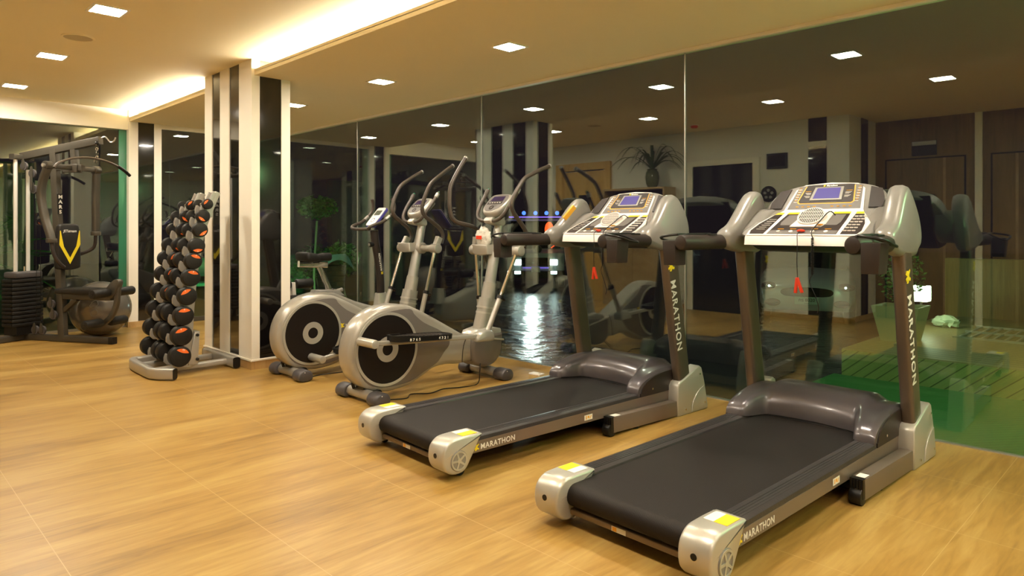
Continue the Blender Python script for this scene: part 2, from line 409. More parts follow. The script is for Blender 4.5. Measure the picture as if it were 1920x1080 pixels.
# walls
struct('wall_south', box(BM(), -9.75, -3.27, -.40, -.265, 0, ZM), 'wall')
struct('wall_south_return', box(BM(), -3.37, -3.27, -1.32, -.40, 0, ZM), 'wall')
struct('wall_back', box(BM(), -3.3, 3.1, -1.42, -1.30, 0, ZM), 'cabinet')
struct('wall_east', box(BM(), 3.0, 3.12, -1.4, G, 0, ZM), 'wall')
struct('baseboard_south', box(BM(), -9.6, -3.262, -.268, -.253, 0, .075), 'base')
struct('baseboard_return', box(BM(), -3.275, -3.258, -1.3, -.253, 0, .075), 'base')
# glass front
seams = [-9.58, -7.41, -5.10, -2.78, -.47, 1.85, 3.0]
for i in range(6):
    struct('window_%d' % (i + 1), box(BM(), seams[i] + .003, seams[i + 1] - .003, G, G + .012, .004, ZG), 'glass')
for i, s_ in enumerate(seams[1:-1]):
    struct('trim_%d' % (i + 1), box(BM(), s_ - .004, s_ + .004, G - .003, G + .009, .0, ZG), 'steel')
struct('trim_top', box(BM(), -9.6, 3.0, G - .035, G + .03, ZG, ZS), 'white', bevel=.003)
struct('trim_floor', box(BM(), -9.58, 3.0, G - .012, G + .03, 0, .006), 'steel')
# far left side: deep beam, two panes, striped pier
struct('trim_beam', box(BM(), XW - .16, XW, -.3, YS, 2.52, ZM), 'white')
struct('trim_head', box(BM(), XW - .05, XW - .004, 3.0, G, ZG - .03, ZS), 'white')
struct('window_7', box(BM(), XW - .09, XW - .08, -.26, YS - .02, .03, 2.52), 'glass')
struct('window_8', box(BM(), XW - .04, XW - .03, 3.0, G, .06, ZG - .03), 'glass')
bm = BM(); box(bm, XW - .11, XW - .06, -.26, YS, 0, .03)
struct('trim_side', bm, 'steel')
struct('trim_sill', box(BM(), XW - .06, XW - .005, 3.0, G, 0, .06), 'gym', bevel=.004)
struct('trim_edge', box(BM(), XW - .10, XW - .07, YS - .10, YS - .01, .03, 2.52), 'gtrim')
# pier by the far side
bm = BM(); box(bm, XW - .2, XW + .0, YS - .01, 3.02, 0, ZM); box(bm, XW, XW + .02, YS - .01, YS + .10, .07, ZM); box(bm, XW, XW + .02, 2.93, 3.02, .07, ZM)
struct('wall_pier', bm, 'white')
struct('trim_pier_glass', box(BM(), XW + .001, XW + .012, YS + .10, 2.93, .075, ZM), 'black_glass')
struct('baseboard_pier', box(BM(), XW - .1, XW + .03, YS - .02, 3.03, 0, .07), 'base')
# free standing column, front face striped
cx0, cx1, cy0, cy1 = -7.03, -5.94, 2.615, 2.98
struct('wall_column', box(BM(), cx0 + .02, cx1 - .02, cy0 + .02, cy1 - .02, 0, ZM), 'white')
bm = BM()
box(bm, cx0, cx0 + .185, cy0, cy0 + .02, .09, ZM); box(bm, cx0 + .38, cx0 + .60, cy0, cy0 + .02, .09, ZM); box(bm, cx0 + .82, cx1, cy0, cy0 + .02, .09, ZM)
box(bm, cx1 - .02, cx1, cy0 + .02, cy0 + .075, .09, ZM); box(bm, cx1 - .02, cx1, cy1 - .085, cy1, .09, ZM)
box(bm, cx0, cx0 + .02, cy0 + .02, cy1, .09, ZM); box(bm, cx0, -6.72, cy1 - .02, cy1, .09, ZM); box(bm, -6.50, -6.31, cy1 - .02, cy1, .09, ZM); box(bm, -6.07, cx1 - .02, cy1 - .02, cy1, .09, ZM)
struct('trim_column_panels', bm, 'white')
bm = BM()
box(bm, cx0 + .185, cx0 + .38, cy0 + .008, cy0 + .021, .09, ZM); box(bm, cx0 + .60, cx0 + .82, cy0 + .008, cy0 + .021, .09, ZM); box(bm, cx1 - .021, cx1 - .008, cy0 + .075, cy1 - .085, .09, ZM)
box(bm, -6.72, -6.50, cy1 - .021, cy1 - .008, .09, ZM); box(bm, -6.31, -6.07, cy1 - .021, cy1 - .008, .09, ZM)
struct('trim_column_glass', bm, 'black_glass')
struct('trim_column_ledge', box(BM(), cx0 - .012, cx1 + .012, cy0 - .012, cy1 + .012, .072, .09), 'white', bevel=.003)
struct('baseboard_column', box(BM(), cx0 - .006, cx1 + .006, cy0 - .006, cy1 + .006, 0, .072), 'base')
# south wall features seen in the glass
struct('door_1', box(BM(), -5.57, -4.59, -.262, -.235, 0, 2.22), 'tail')
bm = BM(); box(bm, -5.67, -5.57, -.263, -.22, 0, 2.30); box(bm, -4.59, -4.49, -.263, -.22, 0, 2.30); box(bm, -5.57, -4.59, -.263, -.22, 2.22, 2.30)
struct('trim_door', bm, 'white', bevel=.006)
d2 = struct('door_2', box(BM(), -8.25, -7.28, -.262, -.235, 0, 2.28), 'pine')
o = obj('vision_panel', box(BM(), -7.86, -7.62, -.236, -.226, 1.62, 1.86), 'black', d2, smooth=False)
o = obj('door_closer', box(BM(), -8.15, -7.32, -.236, -.215, 2.29, 2.33), 'black', d2, smooth=False)
bm = BM(); box(bm, -8.40, -8.25, -.263, -.21, 0, 2.43); box(bm, -7.28, -7.15, -.263, -.21, 0, 2.43); box(bm, -8.25, -7.28, -.263, -.21, 2.30, 2.43)
struct('trim_pine_frame', bm, 'pine', bevel=.006)
struct('trim_wall_stripe', box(BM(), -3.80, -3.555, -.263, -.252, .075, ZM), 'black_glass')
struct('trim_stripe_band', box(BM(), -3.80, -3.555, -.251, -.242, 2.38, 2.45), 'white')
struct('trim_return_stripe', box(BM(), -3.268, -3.256, -.95, -.70, .075, ZM), 'black_glass')
# wood wall: doors cut in dark joints
for i, (x0, x1) in enumerate(((-3.12, -2.19), (-1.88, -.8))):
    dd = struct('door_%d' % (i + 3), box(BM(), x0, x1, -1.298, -1.285, .02, 2.21), 'cabinet', bevel=.003)
    obj('edge_strip', box(BM(), x0 + (.69 if i == 0 else .24), x0 + (.72 if i == 0 else .27), -1.286, -1.279, .02, 2.21), 'oak', dd, smooth=False)
    bm = BM(); box(bm, x0 - .02, x0, -1.30, -1.284, 0, 2.23); box(bm, x1, x1 + .02, -1.30, -1.284, 0, 2.23); box(bm, x0, x1, -1.30, -1.284, 2.21, 2.23)
    struct('trim_joint_%d' % (i + 1), bm, 'black')
struct('trim_wood_post', box(BM(), -2.07, -1.99, -1.30, -1.27, 0, ZM), 'white')

# cove strip
tag(obj('cove_light', box(BM(), -9.7, -7.06, 2.74, 2.78, ZS + .036, ZS + .05), 'cove'), 'glowing cove light strip behind the fascia, left of the striped column', 'cove light')
tag(obj('cove_light', box(BM(), -5.92, 2.9, 2.74, 2.78, ZS + .036, ZS + .05), 'cove'), 'glowing cove light strip behind the fascia, right of the striped column', 'cove light')

# downlights
def downlight(x, y, z, s, label, group):
    t = empty('ceiling_downlight', (x, y, z), 0, label, 'ceiling light', group)
    bm = BM(); a = s / 2 + .018
    for q in ((-a, a, -a, -s / 2), (-a, a, s / 2, a), (-a, -s / 2, -s / 2, s / 2), (s / 2, a, -s / 2, s / 2)): box(bm, *q, -.007, 0)
    obj('frame', bm, 'white', t, smooth=False)
    obj('diffuser', box(BM(), -s / 2, s / 2, -s / 2, s / 2, -.004, 0), 'emit', t, smooth=False)
    return t
mainx = [(1.67, 'square downlight in the high ceiling, beyond the right edge of the picture'), (-.08, 'square downlight in the high ceiling near the camera'), (-1.83, 'square downlight in the high ceiling, mirrored at the far right of the glass'), (-3.58, 'square downlight in the high ceiling, mirrored above the right treadmill console'),
         (-5.33, 'square downlight in the high ceiling, nearest and topmost of the three on the left'), (-7.08, 'square downlight in the high ceiling, middle of the three on the left'), (-8.83, 'square downlight in the high ceiling, farthest left, by the white beam')]
for x, l_ in mainx: downlight(x, 1.33, ZM, .19, l_, 'downlights in the high ceiling')
sofx = [(1.43, 'square downlight in the lowered ceiling, right of the treadmills'), (-.27, 'square downlight in the lowered ceiling over the glass, right of the picture'), (-1.965, 'square downlight in the lowered ceiling cut by the top edge of the picture'), (-3.66, 'square downlight in the lowered ceiling, second from the right, above the left treadmill'),
        (-5.36, 'square downlight in the lowered ceiling between the ellipticals and the column'), (-7.05, 'square downlight in the lowered ceiling half hidden by the striped column'), (-8.75, 'square downlight in the lowered ceiling behind the column, mirrored in the far glass')]
for x, l_ in sofx: downlight(x, 3.59, ZS, .17, l_, 'downlights in the lowered ceiling')
t = empty('ceiling_speaker', (-6.25, 1.35, ZM), 0, 'round flush ceiling speaker between two downlights of the high ceiling', 'speaker')
obj('trim_ring', ring(BM(), (0, 0, -.008), (0, 0, 1), .10, .115, .008), 'plaster', t)
obj('grille', cyl(BM(), (0, 0, -.005), (0, 0, 0), .10), 'grille', t)
t = empty('smoke_detector', (-5.2, .35, ZM), 0, 'small red detector on the high ceiling, mirrored in the glass', 'detector')
obj('detector_body', cyl(BM(), (0, 0, -.045), (0, 0, 0), .045, .06), 'red', t); obj('detector_base', cyl(BM(), (0, 0, -.012), (0, 0, 0), .065), 'white', t)
# ================================================================== TREADMILL
def make_treadmill():
    T = empty('treadmill', (0, 0, 0))
    # running belt: wraps the rear roller
    bm = BM(); prof = []
    y0, rr, zc = .012, .047, .131
    for i in range(11):
        a = PI / 2 + PI * i / 10; prof.append((y0 + rr * math.cos(a), zc + rr * math.sin(a)))
    prof += [(1.72, zc - rr), (1.72, zc + rr), (.9, zc + rr)]
    prism(bm, prof, -.292, .292)
    obj('running_belt', bm, 'belt', T, angle=30)
    obj('deck_board', box(BM(), -.30, .30, .06, 1.75, .10, .155), 'black', T, smooth=False)
    # side rails
    for s in (-1, 1):
        bm = BM()
        prof = [(s * .296, .176), (s * .300, .184), (s * .312, .188), (s * .388, .190), (s * .400, .184), (s * .403, .170), (s * .403, .112), (s * .392, .102), (s * .31, .102), (s * .296, .12)]
        if s < 0: prof = prof[::-1]
        prism(bm, prof, .05, 1.56, 'xz')
        r_ = obj('side_rail', bm, 'rail', T, angle=40)
        bm = BM(); prism(bm, [(.08, .110), (.10, .166), (1.90, .166), (1.92, .100), (1.8, .085), (1.5, .10)], s * .401, s * .4055)
        obj('side_strip', bm, 'rail_side', r_, smooth=False)
        bm = BM()
        for k in range(4): box(bm, s * (.330 + k * .014) - .002, s * (.330 + k * .014) + .002, .12, 1.46, .1885, .1905)
        obj('grip_ribs', bm, 'rail', r_, smooth=False)
        # small warning sticker on the side
        if s > 0:
            fy = lambda v: Vector((.4062 + v.z, .15 + v.x, .118 + v.y))
            runner('brand_mark', .034, 'yellow', r_, lambda v: Vector((.4062 + v.z, .105 + v.x, .118 + v.y)), .0008)
            text('brand_lettering', 'MARATHON', .040, 'print_w', r_, lambda v: Vector((.4062 + v.z, .148 + v.x, .121 + v.y)), .01, .0006, spacing=1.1)
            bm = box(BM(), .405, .4068, .94, 1.01, .118, .148); st = obj('warning_sticker', bm, 'print_w', r_, smooth=False)
            bm = BM(); box(bm, .4068, .4073, .952, .960, .123, .143); box(bm, .4068, .4073, .967, .983, .128, .142); prism(bm, [(.99, .122), (1.003, .142), (.997, .142), (.985, .125)], .4068, .4073)
            obj('side_print', bm, 'amber', r_, smooth=False)
    # rear roller end caps
    for s in (-1, 1):
        prof = sm([(.152, .204), (.10, .209), (.02, .209), (-.045, .203), (-.088, .17), (-.10, .12), (-.088, .07), (-.05, .038), (0, .03), (.045, .045), (.085, .10), (.13, .175)], 4)
        bm = prism(BM(), prof, s * .288, s * .420, inset=.012)
        c_ = obj('rear_cap', bm, 'silver', T, angle=50)
        obj('cap_disc', prism(BM(), [(-.002 + .052 * math.cos(i * PI / 15), .098 + .052 * math.sin(i * PI / 15)) for i in range(30)], s * .419, s * .4225, inset=.004, insetd=.002), 'horn', c_)  # darker grey stands in for the shading behind the silver spokes
        bm = ring(BM(), (s * .423, -.002, .098), (s, 0, 0), .040, .048, .003)
        for k in range(5):
            a = k * 2 * PI / 5 + .3
            m_ = Matrix.Translation((s * .423, -.002, .098)) @ Matrix.Rotation(a, 4, 'X')
            box(bm, 0, s * .003, -.005, .005, .010, .042, m_)
        cyl(bm, (s * .423, -.002, .098), (s * .427, -.002, .098), .012)
        obj('cap_spokes', bm, 'silver', c_)
        obj('bolt_hole', cyl(BM(), (s * .355, -.1015, .128), (s * .355, -.09, .128), .0125, n=20), 'black', c_)
        bm = BM(); box(bm, s * .31, s * .355, .035, .125, .2085, .2105); obj('white_label', bm, 'print_w', c_, smooth=False)
        bm = BM(); box(bm, s * .352, s * .405, .035, .125, .2087, .2109); obj('yellow_label', bm, 'yellow', c_, smooth=False)
        obj('rear_wheel', cyl(BM(), (s * .345, .045, .028), (s * .375, .045, .028), .028, rnd=.006), 'rubber', T)
        obj('wheel_bracket', box(BM(), s * .338, s * .382, .03, .06, .028, .06), 'black', T, smooth=False)
    cb = obj('rear_crossbar', rtube(BM(), [(-.31, .005, .066), (.31, .005, .066)], .035, .026, .006), 'rail_side', T)
    bm = box(BM(), -.07, .0, -.0135, -.0128, .056, .076); st = obj('warning_sticker', bm, 'print_w', cb, smooth=False)
    obj('sticker_print', box(BM(), -.065, -.045, -.0142, -.0134, .058, .074), 'amber', cb, smooth=False)
    # motor hood
    bm = BM(); nx, nv = 44, 18; grid = []
    for i in range(nx + 1):
        x = -.402 + .804 * i / nx; ax = abs(x)
        k = min(1, max(0, (ax - .235) / .075)); k = k * k * (3 - 2 * k)      # 0 centre, 1 side flange
        yf = (1.655 - .05 * (ax / .3) ** 2) * (1 - k) + 1.452 * k
        zt = .352 * (1 - k) + .318 * k
        ee = max(0, (ax - .385) / .017)
        zt -= .016 * ee * ee
        z0 = .183 if k < .6 else .188
        row = []
        for j in range(nv + 1):
            t = j / nv
            if t < .75:
                a = (t / .75) * PI / 2
                ya = 1.80 + .03 * (1 - k)
                y = ya - (ya - yf) * math.cos(a); z = z0 + (zt - z0) * math.sin(a) ** .85
            elif t < .9:
                q = (t - .75) / .15; y = 1.80 + .03 * (1 - k) + (.17 - .03 * (1 - k)) * q; z = zt - .02 * q * q
            else:
                q = (t - .9) / .1; y = 1.97 + .04 * math.sin(q * PI / 2); z = zt - .02 - (zt - .20) * q
            row.append(bm.verts.new((x, y, z)))
        grid.append(row)
    for i in range(nx):
        for j in range(nv): bm.faces.new((grid[i][j], grid[i + 1][j], grid[i + 1][j + 1], grid[i][j + 1]))
    for row in (grid[0], grid[-1]):
        b = bm.verts.new((row[0].co.x, 2.01, .15)); b2 = bm.verts.new((row[0].co.x, row[0].co.y, .15))
        bm.faces.new(list(row) + [b, b2])
    hd = obj('motor_hood', bm, 'hood', T, angle=50)
    for s in (-1, 1):
        prof = [(1.475, .19)] + [(1.80 - .315 * math.cos(a), .19 + .112 * math.sin(a)) for a in [PI / 2 * k / 8 for k in range(9)]] + [(1.95, .296), (2.0, .25), (2.0, .168), (1.475, .168)]
        obj('hood_side', prism(BM(), prof, s * .400, s * .4075), 'foam', hd)
        for y, z in ((1.60, .205), (1.86, .215)): obj('screw', cyl(BM(), (s * .405, y, z), (s * .411, y, z), .007, n=12), 'chrome', hd)
    obj('motor_box', box(BM(), -.38, .38, 1.62, 1.98, .06, .18), 'black', T, smooth=False)
    # base frame
    for s in (-1, 1):
        bm = BM(); prism(bm, [(1.13, .022), (1.125, .118), (1.92, .102), (1.92, .004)], s * .412, s * .474, inset=.004)
        bt = obj('base_tube', bm, 'rail_side', T, angle=40)
        bm = BM(); cyl(bm, (s * .415, 1.12, .040), (s * .470, 1.12, .040), .040, rnd=.006); box(bm, s * .414, s * .472, 1.105, 1.14, .03, .119)
        for q in range(4): box(bm, s * (.420 + q * .013), s * (.426 + q * .013), 1.098, 1.108, .05, .115)
        obj('transport_wheel', bm, 'black', bt)
        obj('warning_sticker', box(BM(), s * .425, s * .465, 1.145, 1.20, .1165, .1185), 'print_w', bt, smooth=False)
        obj('base_foot', cyl(BM(), (s * .44, 1.38, 0), (s * .44, 1.38, .025), .02), 'rubber', bt)
        # casting at the mast base
        prof = sm([(1.79, .0), (2.135, .0), (2.145, .03), (2.10, .19), (2.055, .30), (2.03, .312), (1.83, .255), (1.795, .22), (1.785, .12)], 1)
        bm = prism(BM(), [(1.785, .0), (2.135, .0), (2.14, .02), (2.095, .20), (2.06, .295), (2.035, .31), (2.0, .30), (1.86, .245), (1.80, .225), (1.782, .20), (1.778, .10)], s * .398, s * .482, inset=.008)
        mf = obj('mast_foot', bm, 'silver', T, angle=45)
        # raised panel on the outer face
        prof = [(1.935, .012), (2.118, .012), (2.122, .03), (2.088, .17), (2.04, .155), (1.985, .12), (1.95, .08)]
        obj('raised_panel', prism(BM(), prof, s * .481, s * .488, inset=.004, insetd=.003), 'silver', mf)
        for y, z in ((1.86, .04), (2.09, .05), (2.03, .255)): obj('screw', cyl(BM(), (s * .480, y, z), (s * .490, y, z), .007, n=12), 'chrome', mf)
        # mast
        bm = BM(); rtube(bm, [(s * .436, 1.888, .20), (s * .436, 1.875, .28), (s * .436, 1.725, 1.14)], .068, .125, .018)
        ms = obj('mast', bm, 'frame_brown', T, angle=40)
        # direction along the mast face
        a = Vector((0, 1.888 - 1.725, .20 - 1.14)).normalized(); b = Vector((0, -a.z, a.y))
        if b.y < 0: b = -b
        if s > 0:
            o0 = Vector((.4702, 1.735, .915))
            e = Vector((1, 0, 0))
            text('brand_lettering', 'MARATHON', .078, 'print_w', ms, lambda v: o0 + a * v.x + b * (v.y - .024) + e * (v.z + .0), .012, .0012, spacing=1.16)
            o1 = Vector((.4702, 1.735, .915)) - a * .09
            runner('brand_mark', .068, 'yellow', ms, lambda v: o1 + b * (v.x - .034) - a * (v.y - .03) + e * v.z, .0015)
    obj('base_crossbar', rtube(BM(), [(-.42, 1.22, .045), (.42, 1.22, .045)], .04, .04, .006), 'black', T)
    obj('base_crossbar', rtube(BM(), [(-.42, 1.98, .05), (.42, 1.98, .05)], .05, .06, .006), 'rail_side', T)
    # horns (shrouds) and grips
    for s in (-1, 1):
        prof = sm([(1.475, 1.150), (1.455, 1.215), (1.485, 1.252), (1.56, 1.285), (1.625, 1.35), (1.685, 1.42), (1.735, 1.465), (1.785, 1.482), (1.835, 1.462), (1.885, 1.40), (1.925, 1.32), (1.935, 1.23), (1.90, 1.14), (1.855, 1.108), (1.76, 1.105), (1.66, 1.112), (1.57, 1.125)], 3)
        bm = prism(BM(), prof, s * .388, s * .482, inset=.034, insetd=.030)
        for v in bm.verts:                           # lean the tips inward, slim towards the tip
            k = max(0, v.co.z - 1.20); v.co.x -= s * k * .10
            if v.co.z < 1.16 : v.co.x = s * (.427 + (abs(v.co.x) - .427) * .85)
        hn = obj('handle_horn', bm, 'horn', T, angle=70)
        cs = obj('horn_bridge', prism(BM(), sm([(1.60, 1.21), (1.70, 1.31), (1.80, 1.37), (1.90, 1.36), (1.92, 1.25), (1.80, 1.16)], 3), s * .28, s * .40, inset=.02), 'horn', T, angle=60)
        bm = BM(); cyl(bm, (s * .446, 1.045, 1.178), (s * .446, 1.50, 1.178), .040, rnd=.018, n=24)
        for v in bm.verts: v.co.z = 1.178 + (v.co.z - 1.178) * 1.08
        gp = obj('hand_grip', bm, 'foam', T)
        obj('pulse_button', box(BM(), s * .446 - .02, s * .446 + .02, 1.31, 1.40, 1.214, 1.226), 'black', gp, bevel=.004)
        bm = BM(); tube(bm, [(s * .446, 1.06, 1.214), (s * .446, 1.13, 1.2235), (s * .446, 1.36, 1.224)], .006, 8)
        obj('grip_seam', bm, 'black', gp)
        # cup box on the outer side
        bm = BM()
        prof = [(s * .478, 1.19), (s * .565, 1.19), (s * .555, 1.052), (s * .480, 1.052)]
        m_ = None
        prism(bm, prof, 1.05, 1.16, 'xz', inset=.008)
        cb = obj('cup_holder', bm, 'foam', T, angle=40)
        obj('holder_opening', box(BM(), s * .488, s * .552, 1.062, 1.148, 1.189, 1.1915), 'black', cb, smooth=False)
        pts = [(s * .470, 1.055, 1.222), (s * .572, 1.050, 1.205), (s * .578, 1.165, 1.180), (s * .56, 1.245, 1.175), (s * .475, 1.19, 1.215)]
        bm = BM(); tube(bm, catmull(pts, 5, True) + [Vector(pts[0])], .007, 10)
        obj('holder_rim', bm, 'black', cb)
    # ---------------- console: folded sloping face
    A = Vector((0, 1.505, 1.212)); B = Vector((0, 1.81, 1.357)); C = Vector((0, 1.955, 1.525))
    d1 = (B - A).normalized(); d2 = (C - B).normalized(); L1 = (B - A).length
    n1 = Vector((0, -d1.z, d1.y)); n2 = Vector((0, -d2.z, d2.y)); nm = (n1 + n2).normalized()
    def fold(x, t, h=0.0):
        if t <= L1:
            p = A + d1 * t; n = n1
        else:
            p = B + d2 * (t - L1); n = n2
        q = p + n * h; q.x += x; return q
    def decal(name, poly, h0, h1, m, parent, back=None, **k):
        bm = BM(); vs_ = [bm.verts.new((x, t, 0)) for x, t in poly]; bm.faces.new(vs_)
        bmesh.ops.bisect_plane(bm, geom=bm.verts[:] + bm.edges[:] + bm.faces[:], plane_co=(0, L1, 0), plane_no=(0, 1, 0))
        r_ = bmesh.ops.extrude_face_region(bm, geom=bm.faces[:])
        up = [g for g in r_['geom'] if isinstance(g, bmesh.types.BMVert)]; us = set(up)
        for v in bm.verts:
            v.co = fold(v.co.x, v.co.y, h1 if v in us else h0) if not (back and v not in us) else fold(v.co.x, v.co.y, 0) + Vector(back)
        return obj(name, bm, m, parent, **k)
    hous = sm([(-.30, .0), (.30, .0), (.335, .16), (.345, .30), (.33, .42), (.28, .50), (.17, .545), (0, .558), (-.17, .545), (-.28, .50), (-.33, .42), (-.345, .30), (-.335, .16)], 4)
    hous = [(x, max(t, -.0)) for x, t in hous]
    ch = decal('console_housing', hous, 0, 0, 'horn', T, back=(0, .06, -.055), bevel=.010, seg=3)
    # front lip
    bm = BM(); prism(bm, [(1.492, 1.162), (1.500, 1.205), (1.508, 1.216), (1.56, 1.236), (1.58, 1.165)], -.312, .312, inset=.004)
    obj('console_lip', bm, 'panel_w', T, angle=40)
    bm = BM(); prism(bm, [(1.50, 1.165), (1.88, 1.30), (1.98, 1.47), (1.99, 1.44), (1.90, 1.22), (1.72, 1.12), (1.58, 1.135)], -.28, .28, inset=.01)
    obj('console_back', bm, 'black', T, angle=50)
    PX = decal('control_panel', [(-.305, .002), (-.315, .06), (-.30, .16), (-.262, .26), (-.235, .305), (-.222, .34), (-.195, .50), (-.15, .54), (0, .553), (.15, .54), (.195, .50), (.222, .34), (.235, .305), (.262, .26), (.315, .16), (.315, .06), (.305, .002)], .001, .006, 'panel_w', T, smooth=False)
    U = .006
    decal('upper_print', [(-.205, .345), (.205, .345), (.18, .525), (.1, .54), (-.1, .54), (-.18, .525)], U, U + .0015, 'panel_g', PX, smooth=False)
    decal('orange_border', [(-.150, .385), (.150, .385), (.162, .40), (.140, .525), (-.140, .525), (-.162, .40)], U + .001, U + .0025, 'amber', PX, smooth=False)
    decal('display_surround', [(-.144, .391), (.144, .391), (.154, .402), (.133, .532), (-.133, .532), (-.154, .402)], U + .002, U + .0035, 'panel_d', PX, smooth=False)
    decal('display_bezel', [(-.092, .408), (.092, .408), (.082, .512), (-.082, .512)], U + .003, U + .008, 'horn', PX, bevel=.002)
    decal('display_screen', [(-.074, .420), (.074, .420), (.066, .502), (-.066, .502)], U + .006, U + .0095, 'lcd', PX, smooth=False)
    f2 = lambda ox, ot, h=U + .0045: (lambda v: fold(ox + v.x, ot + v.y, h + v.z))
    text('console_brand', 'Marathon', .016, 'print_w', PX, f2(-.022, .519), .02, .0004)
    runner('console_mark', .013, 'yellow', PX, f2(-.040, .518), .0004)
    for s in (-1, 1):
        sg = [(s * x, t) for x, t in [(.245, .352), (.315, .352), (.318, .40), (.288, .492), (.225, .510)]]
        if s < 0: sg = sg[::-1]
        decal('loudspeaker', sg, U - .004, U + .002, 'foam', PX, smooth=False)
        for k, t in enumerate((.47, .445)):
            bm = BM()
            for q in range(3): 
                p0 = fold(s * (.105 + .005), t - q * .006, U + .004)
                box(bm, s * .098, s * (.132 - .006 * q), p0.y - .0012, p0.y + .0012, p0.z - .0008, p0.z + .0012)
            obj('legend', bm, 'print_w', PX, smooth=False)
        p0 = fold(0, .482, U + .004); obj('legend', box(BM(), s * .10, s * .132, p0.y - .0015, p0.y + .0015, p0.z - .0008, p0.z + .0018), 'amber', PX, smooth=False)
        bm = BM()
        for q in range(6):
            p0 = fold(s * (.168 + .001 * q), .50 - q * .02, U + .0025); box(bm, p0.x - .009, p0.x + .009, p0.y - .0025, p0.y + .0025, p0.z - .002, p0.z + .003)
        obj('key_row', bm, 'print_w', PX, smooth=False)
        bm = BM()
        for q in range(6):
            p0 = fold(s * (.168 + .001 * q), .512 - q * .02, U + .0025); box(bm, p0.x - .006, p0.x + .006, p0.y - .001, p0.y + .001, p0.z - .0008, p0.z + .0022)
        obj('key_row', bm, 'amber', PX, smooth=False)
    bm = BM()
    for q in range(10):
        if q in (4, 5): continue
        p0 = fold(-.15 + q * .0333, .362, U + .0025); box(bm, p0.x - .007, p0.x + .007, p0.y - .003, p0.y + .003, p0.z - .002, p0.z + .003)
    obj('key_row', bm, 'amber', PX, smooth=False)
    # lower band
    decal('center_print', [(-.190, .018), (.190, .018), (.182, .20), (.172, .30), (-.172, .30), (-.182, .20)], U, U + .0015, 'panel_d', PX, smooth=False)
    decal('grey_strip', [(-.188, .018), (.188, .018), (.186, .058), (-.186, .058)], U + .0015, U + .0025, 'panel_g', PX, smooth=False)
    decal('yellow_strip', [(-.177, .275), (.177, .275), (.173, .298), (-.173, .298)], U + .0015, U + .003, 'yellow', PX, smooth=False)
    for s in (-1, 1):
        pg = [(s * .080, .125), (s * .155, .125), (s * .165, .16), (s * .158, .262), (s * .080, .262)]
        if s < 0: pg = pg[::-1]
        decal('grey_print', pg, U + .0015, U + .003, 'panel_g', PX, smooth=False)
        sd = [(s * x, t) for x, t in [(.210, .018), (.292, .018), (.303, .06), (.290, .15), (.250, .27), (.205, .27)]]
        if s < 0: sd = sd[::-1]
        decal('side_print', sd, U, U + .0015, 'panel_d', PX, smooth=False)
        sd = [(s * x, t) for x, t in [(.205, .275), (.248, .275), (.240, .298), (.203, .298)]]
        if s < 0: sd = sd[::-1]
        decal('yellow_strip', sd, U, U + .002, 'yellow', PX, smooth=False)
        bm = BM()
        if s > 0:
            for r_ in range(6):
                for c_ in range(3):
                    p0 = fold(.222 + c_ * .022, .055 + r_ * .036, U + .003); bm = BM(); obj('keypad_key', box(bm, p0.x - .008, p0.x + .008, p0.y - .005, p0.y + .005, p0.z - .003, p0.z + .004), 'print_w', PX, smooth=False)
        else:
            for r_ in range(6):
                p0 = fold(-.25 + .004 * r_, .075 + r_ * .026, U + .002); box(bm, p0.x - .024, p0.x + .024 - .006 * (r_ % 2), p0.y - .0025, p0.y + .0025, p0.z - .001, p0.z + .002)
            obj('instruction_print', bm, 'print_w', PX, smooth=False)
        bm = BM()
        for c_ in ((-.13, -.06) if s < 0 else (.06, .13)):
            p0 = fold(c_, .040, U + .002); cyl(bm, p0, p0 + n1 * .005, .011, n=18)
        obj('round_button', bm, 'panel_w', PX)
        bm = BM()
        for c_ in ((-.13, -.06) if s < 0 else (.06, .13)):
            p0 = fold(c_, .075, U + .002); box(bm, p0.x - .016, p0.x + .016, p0.y - .003, p0.y + .003, p0.z - .001, p0.z + .0035)
        obj('button_legend', bm, 'amber', PX, smooth=False)
    # fan
    c0 = fold(0, .165, U + .002)
    decal('fan_housing', [(-.092, .10), (.080, .10), (.095, .14), (.085, .305), (-.075, .305), (-.085, .16)], U, U + .008, 'panel_w', PX, bevel=.003)
    fn_ = Vector((0, -.62, .785)).normalized(); fs, fu = Vector((1, 0, 0)), Vector((0, .785, .62)).normalized()
    c0 = fold(0, .190, U + .030)
    obj('fan_bezel', cyl(BM(), c0 - fn_ * .040, c0 + fn_ * .002, .080, .074, n=40), 'panel_w', PX)
    obj('fan_opening', cyl(BM(), c0, c0 + fn_ * .003, .066, n=36), 'black', PX)
    bm = BM()
    for k in range(-6, 7):
        x = k * .0100; hh = math.sqrt(max(0, .067 ** 2 - x * x))
        a0 = c0 + fn_ * .0045 - fu * hh + fs * x; a1 = c0 + fn_ * .0045 + fu * hh + fs * x
        tube(bm, [a0, a1], .0019, 6)
    for k in (-1, 0, 1):
        hh = math.sqrt(.067 ** 2 - (k * .03) ** 2); a0 = c0 + fn_ * .005 + fu * k * .03 - fs * hh; a1 = a0 + fs * hh * 2; tube(bm, [a0, a1], .0013, 6)
    obj('fan_grille', bm, 'panel_w', PX)
    q0 = fold(.072, .112, U + .010); obj('fan_mark', prism(BM(), [(q0.x - .014, q0.y - .010), (q0.x + .014, q0.y - .010), (q0.x + .014, q0.y + .016)], q0.z - .002, q0.z + .006, 'xy'), 'amber', PX, smooth=False)
    # safety key with cord and clip
    k0 = fold(.0, .035, U + .004)
    sk = obj('safety_key', ellip(BM(), (k0.x, k0.y, k0.z + .006), .022, .016, .009), 'red', T)
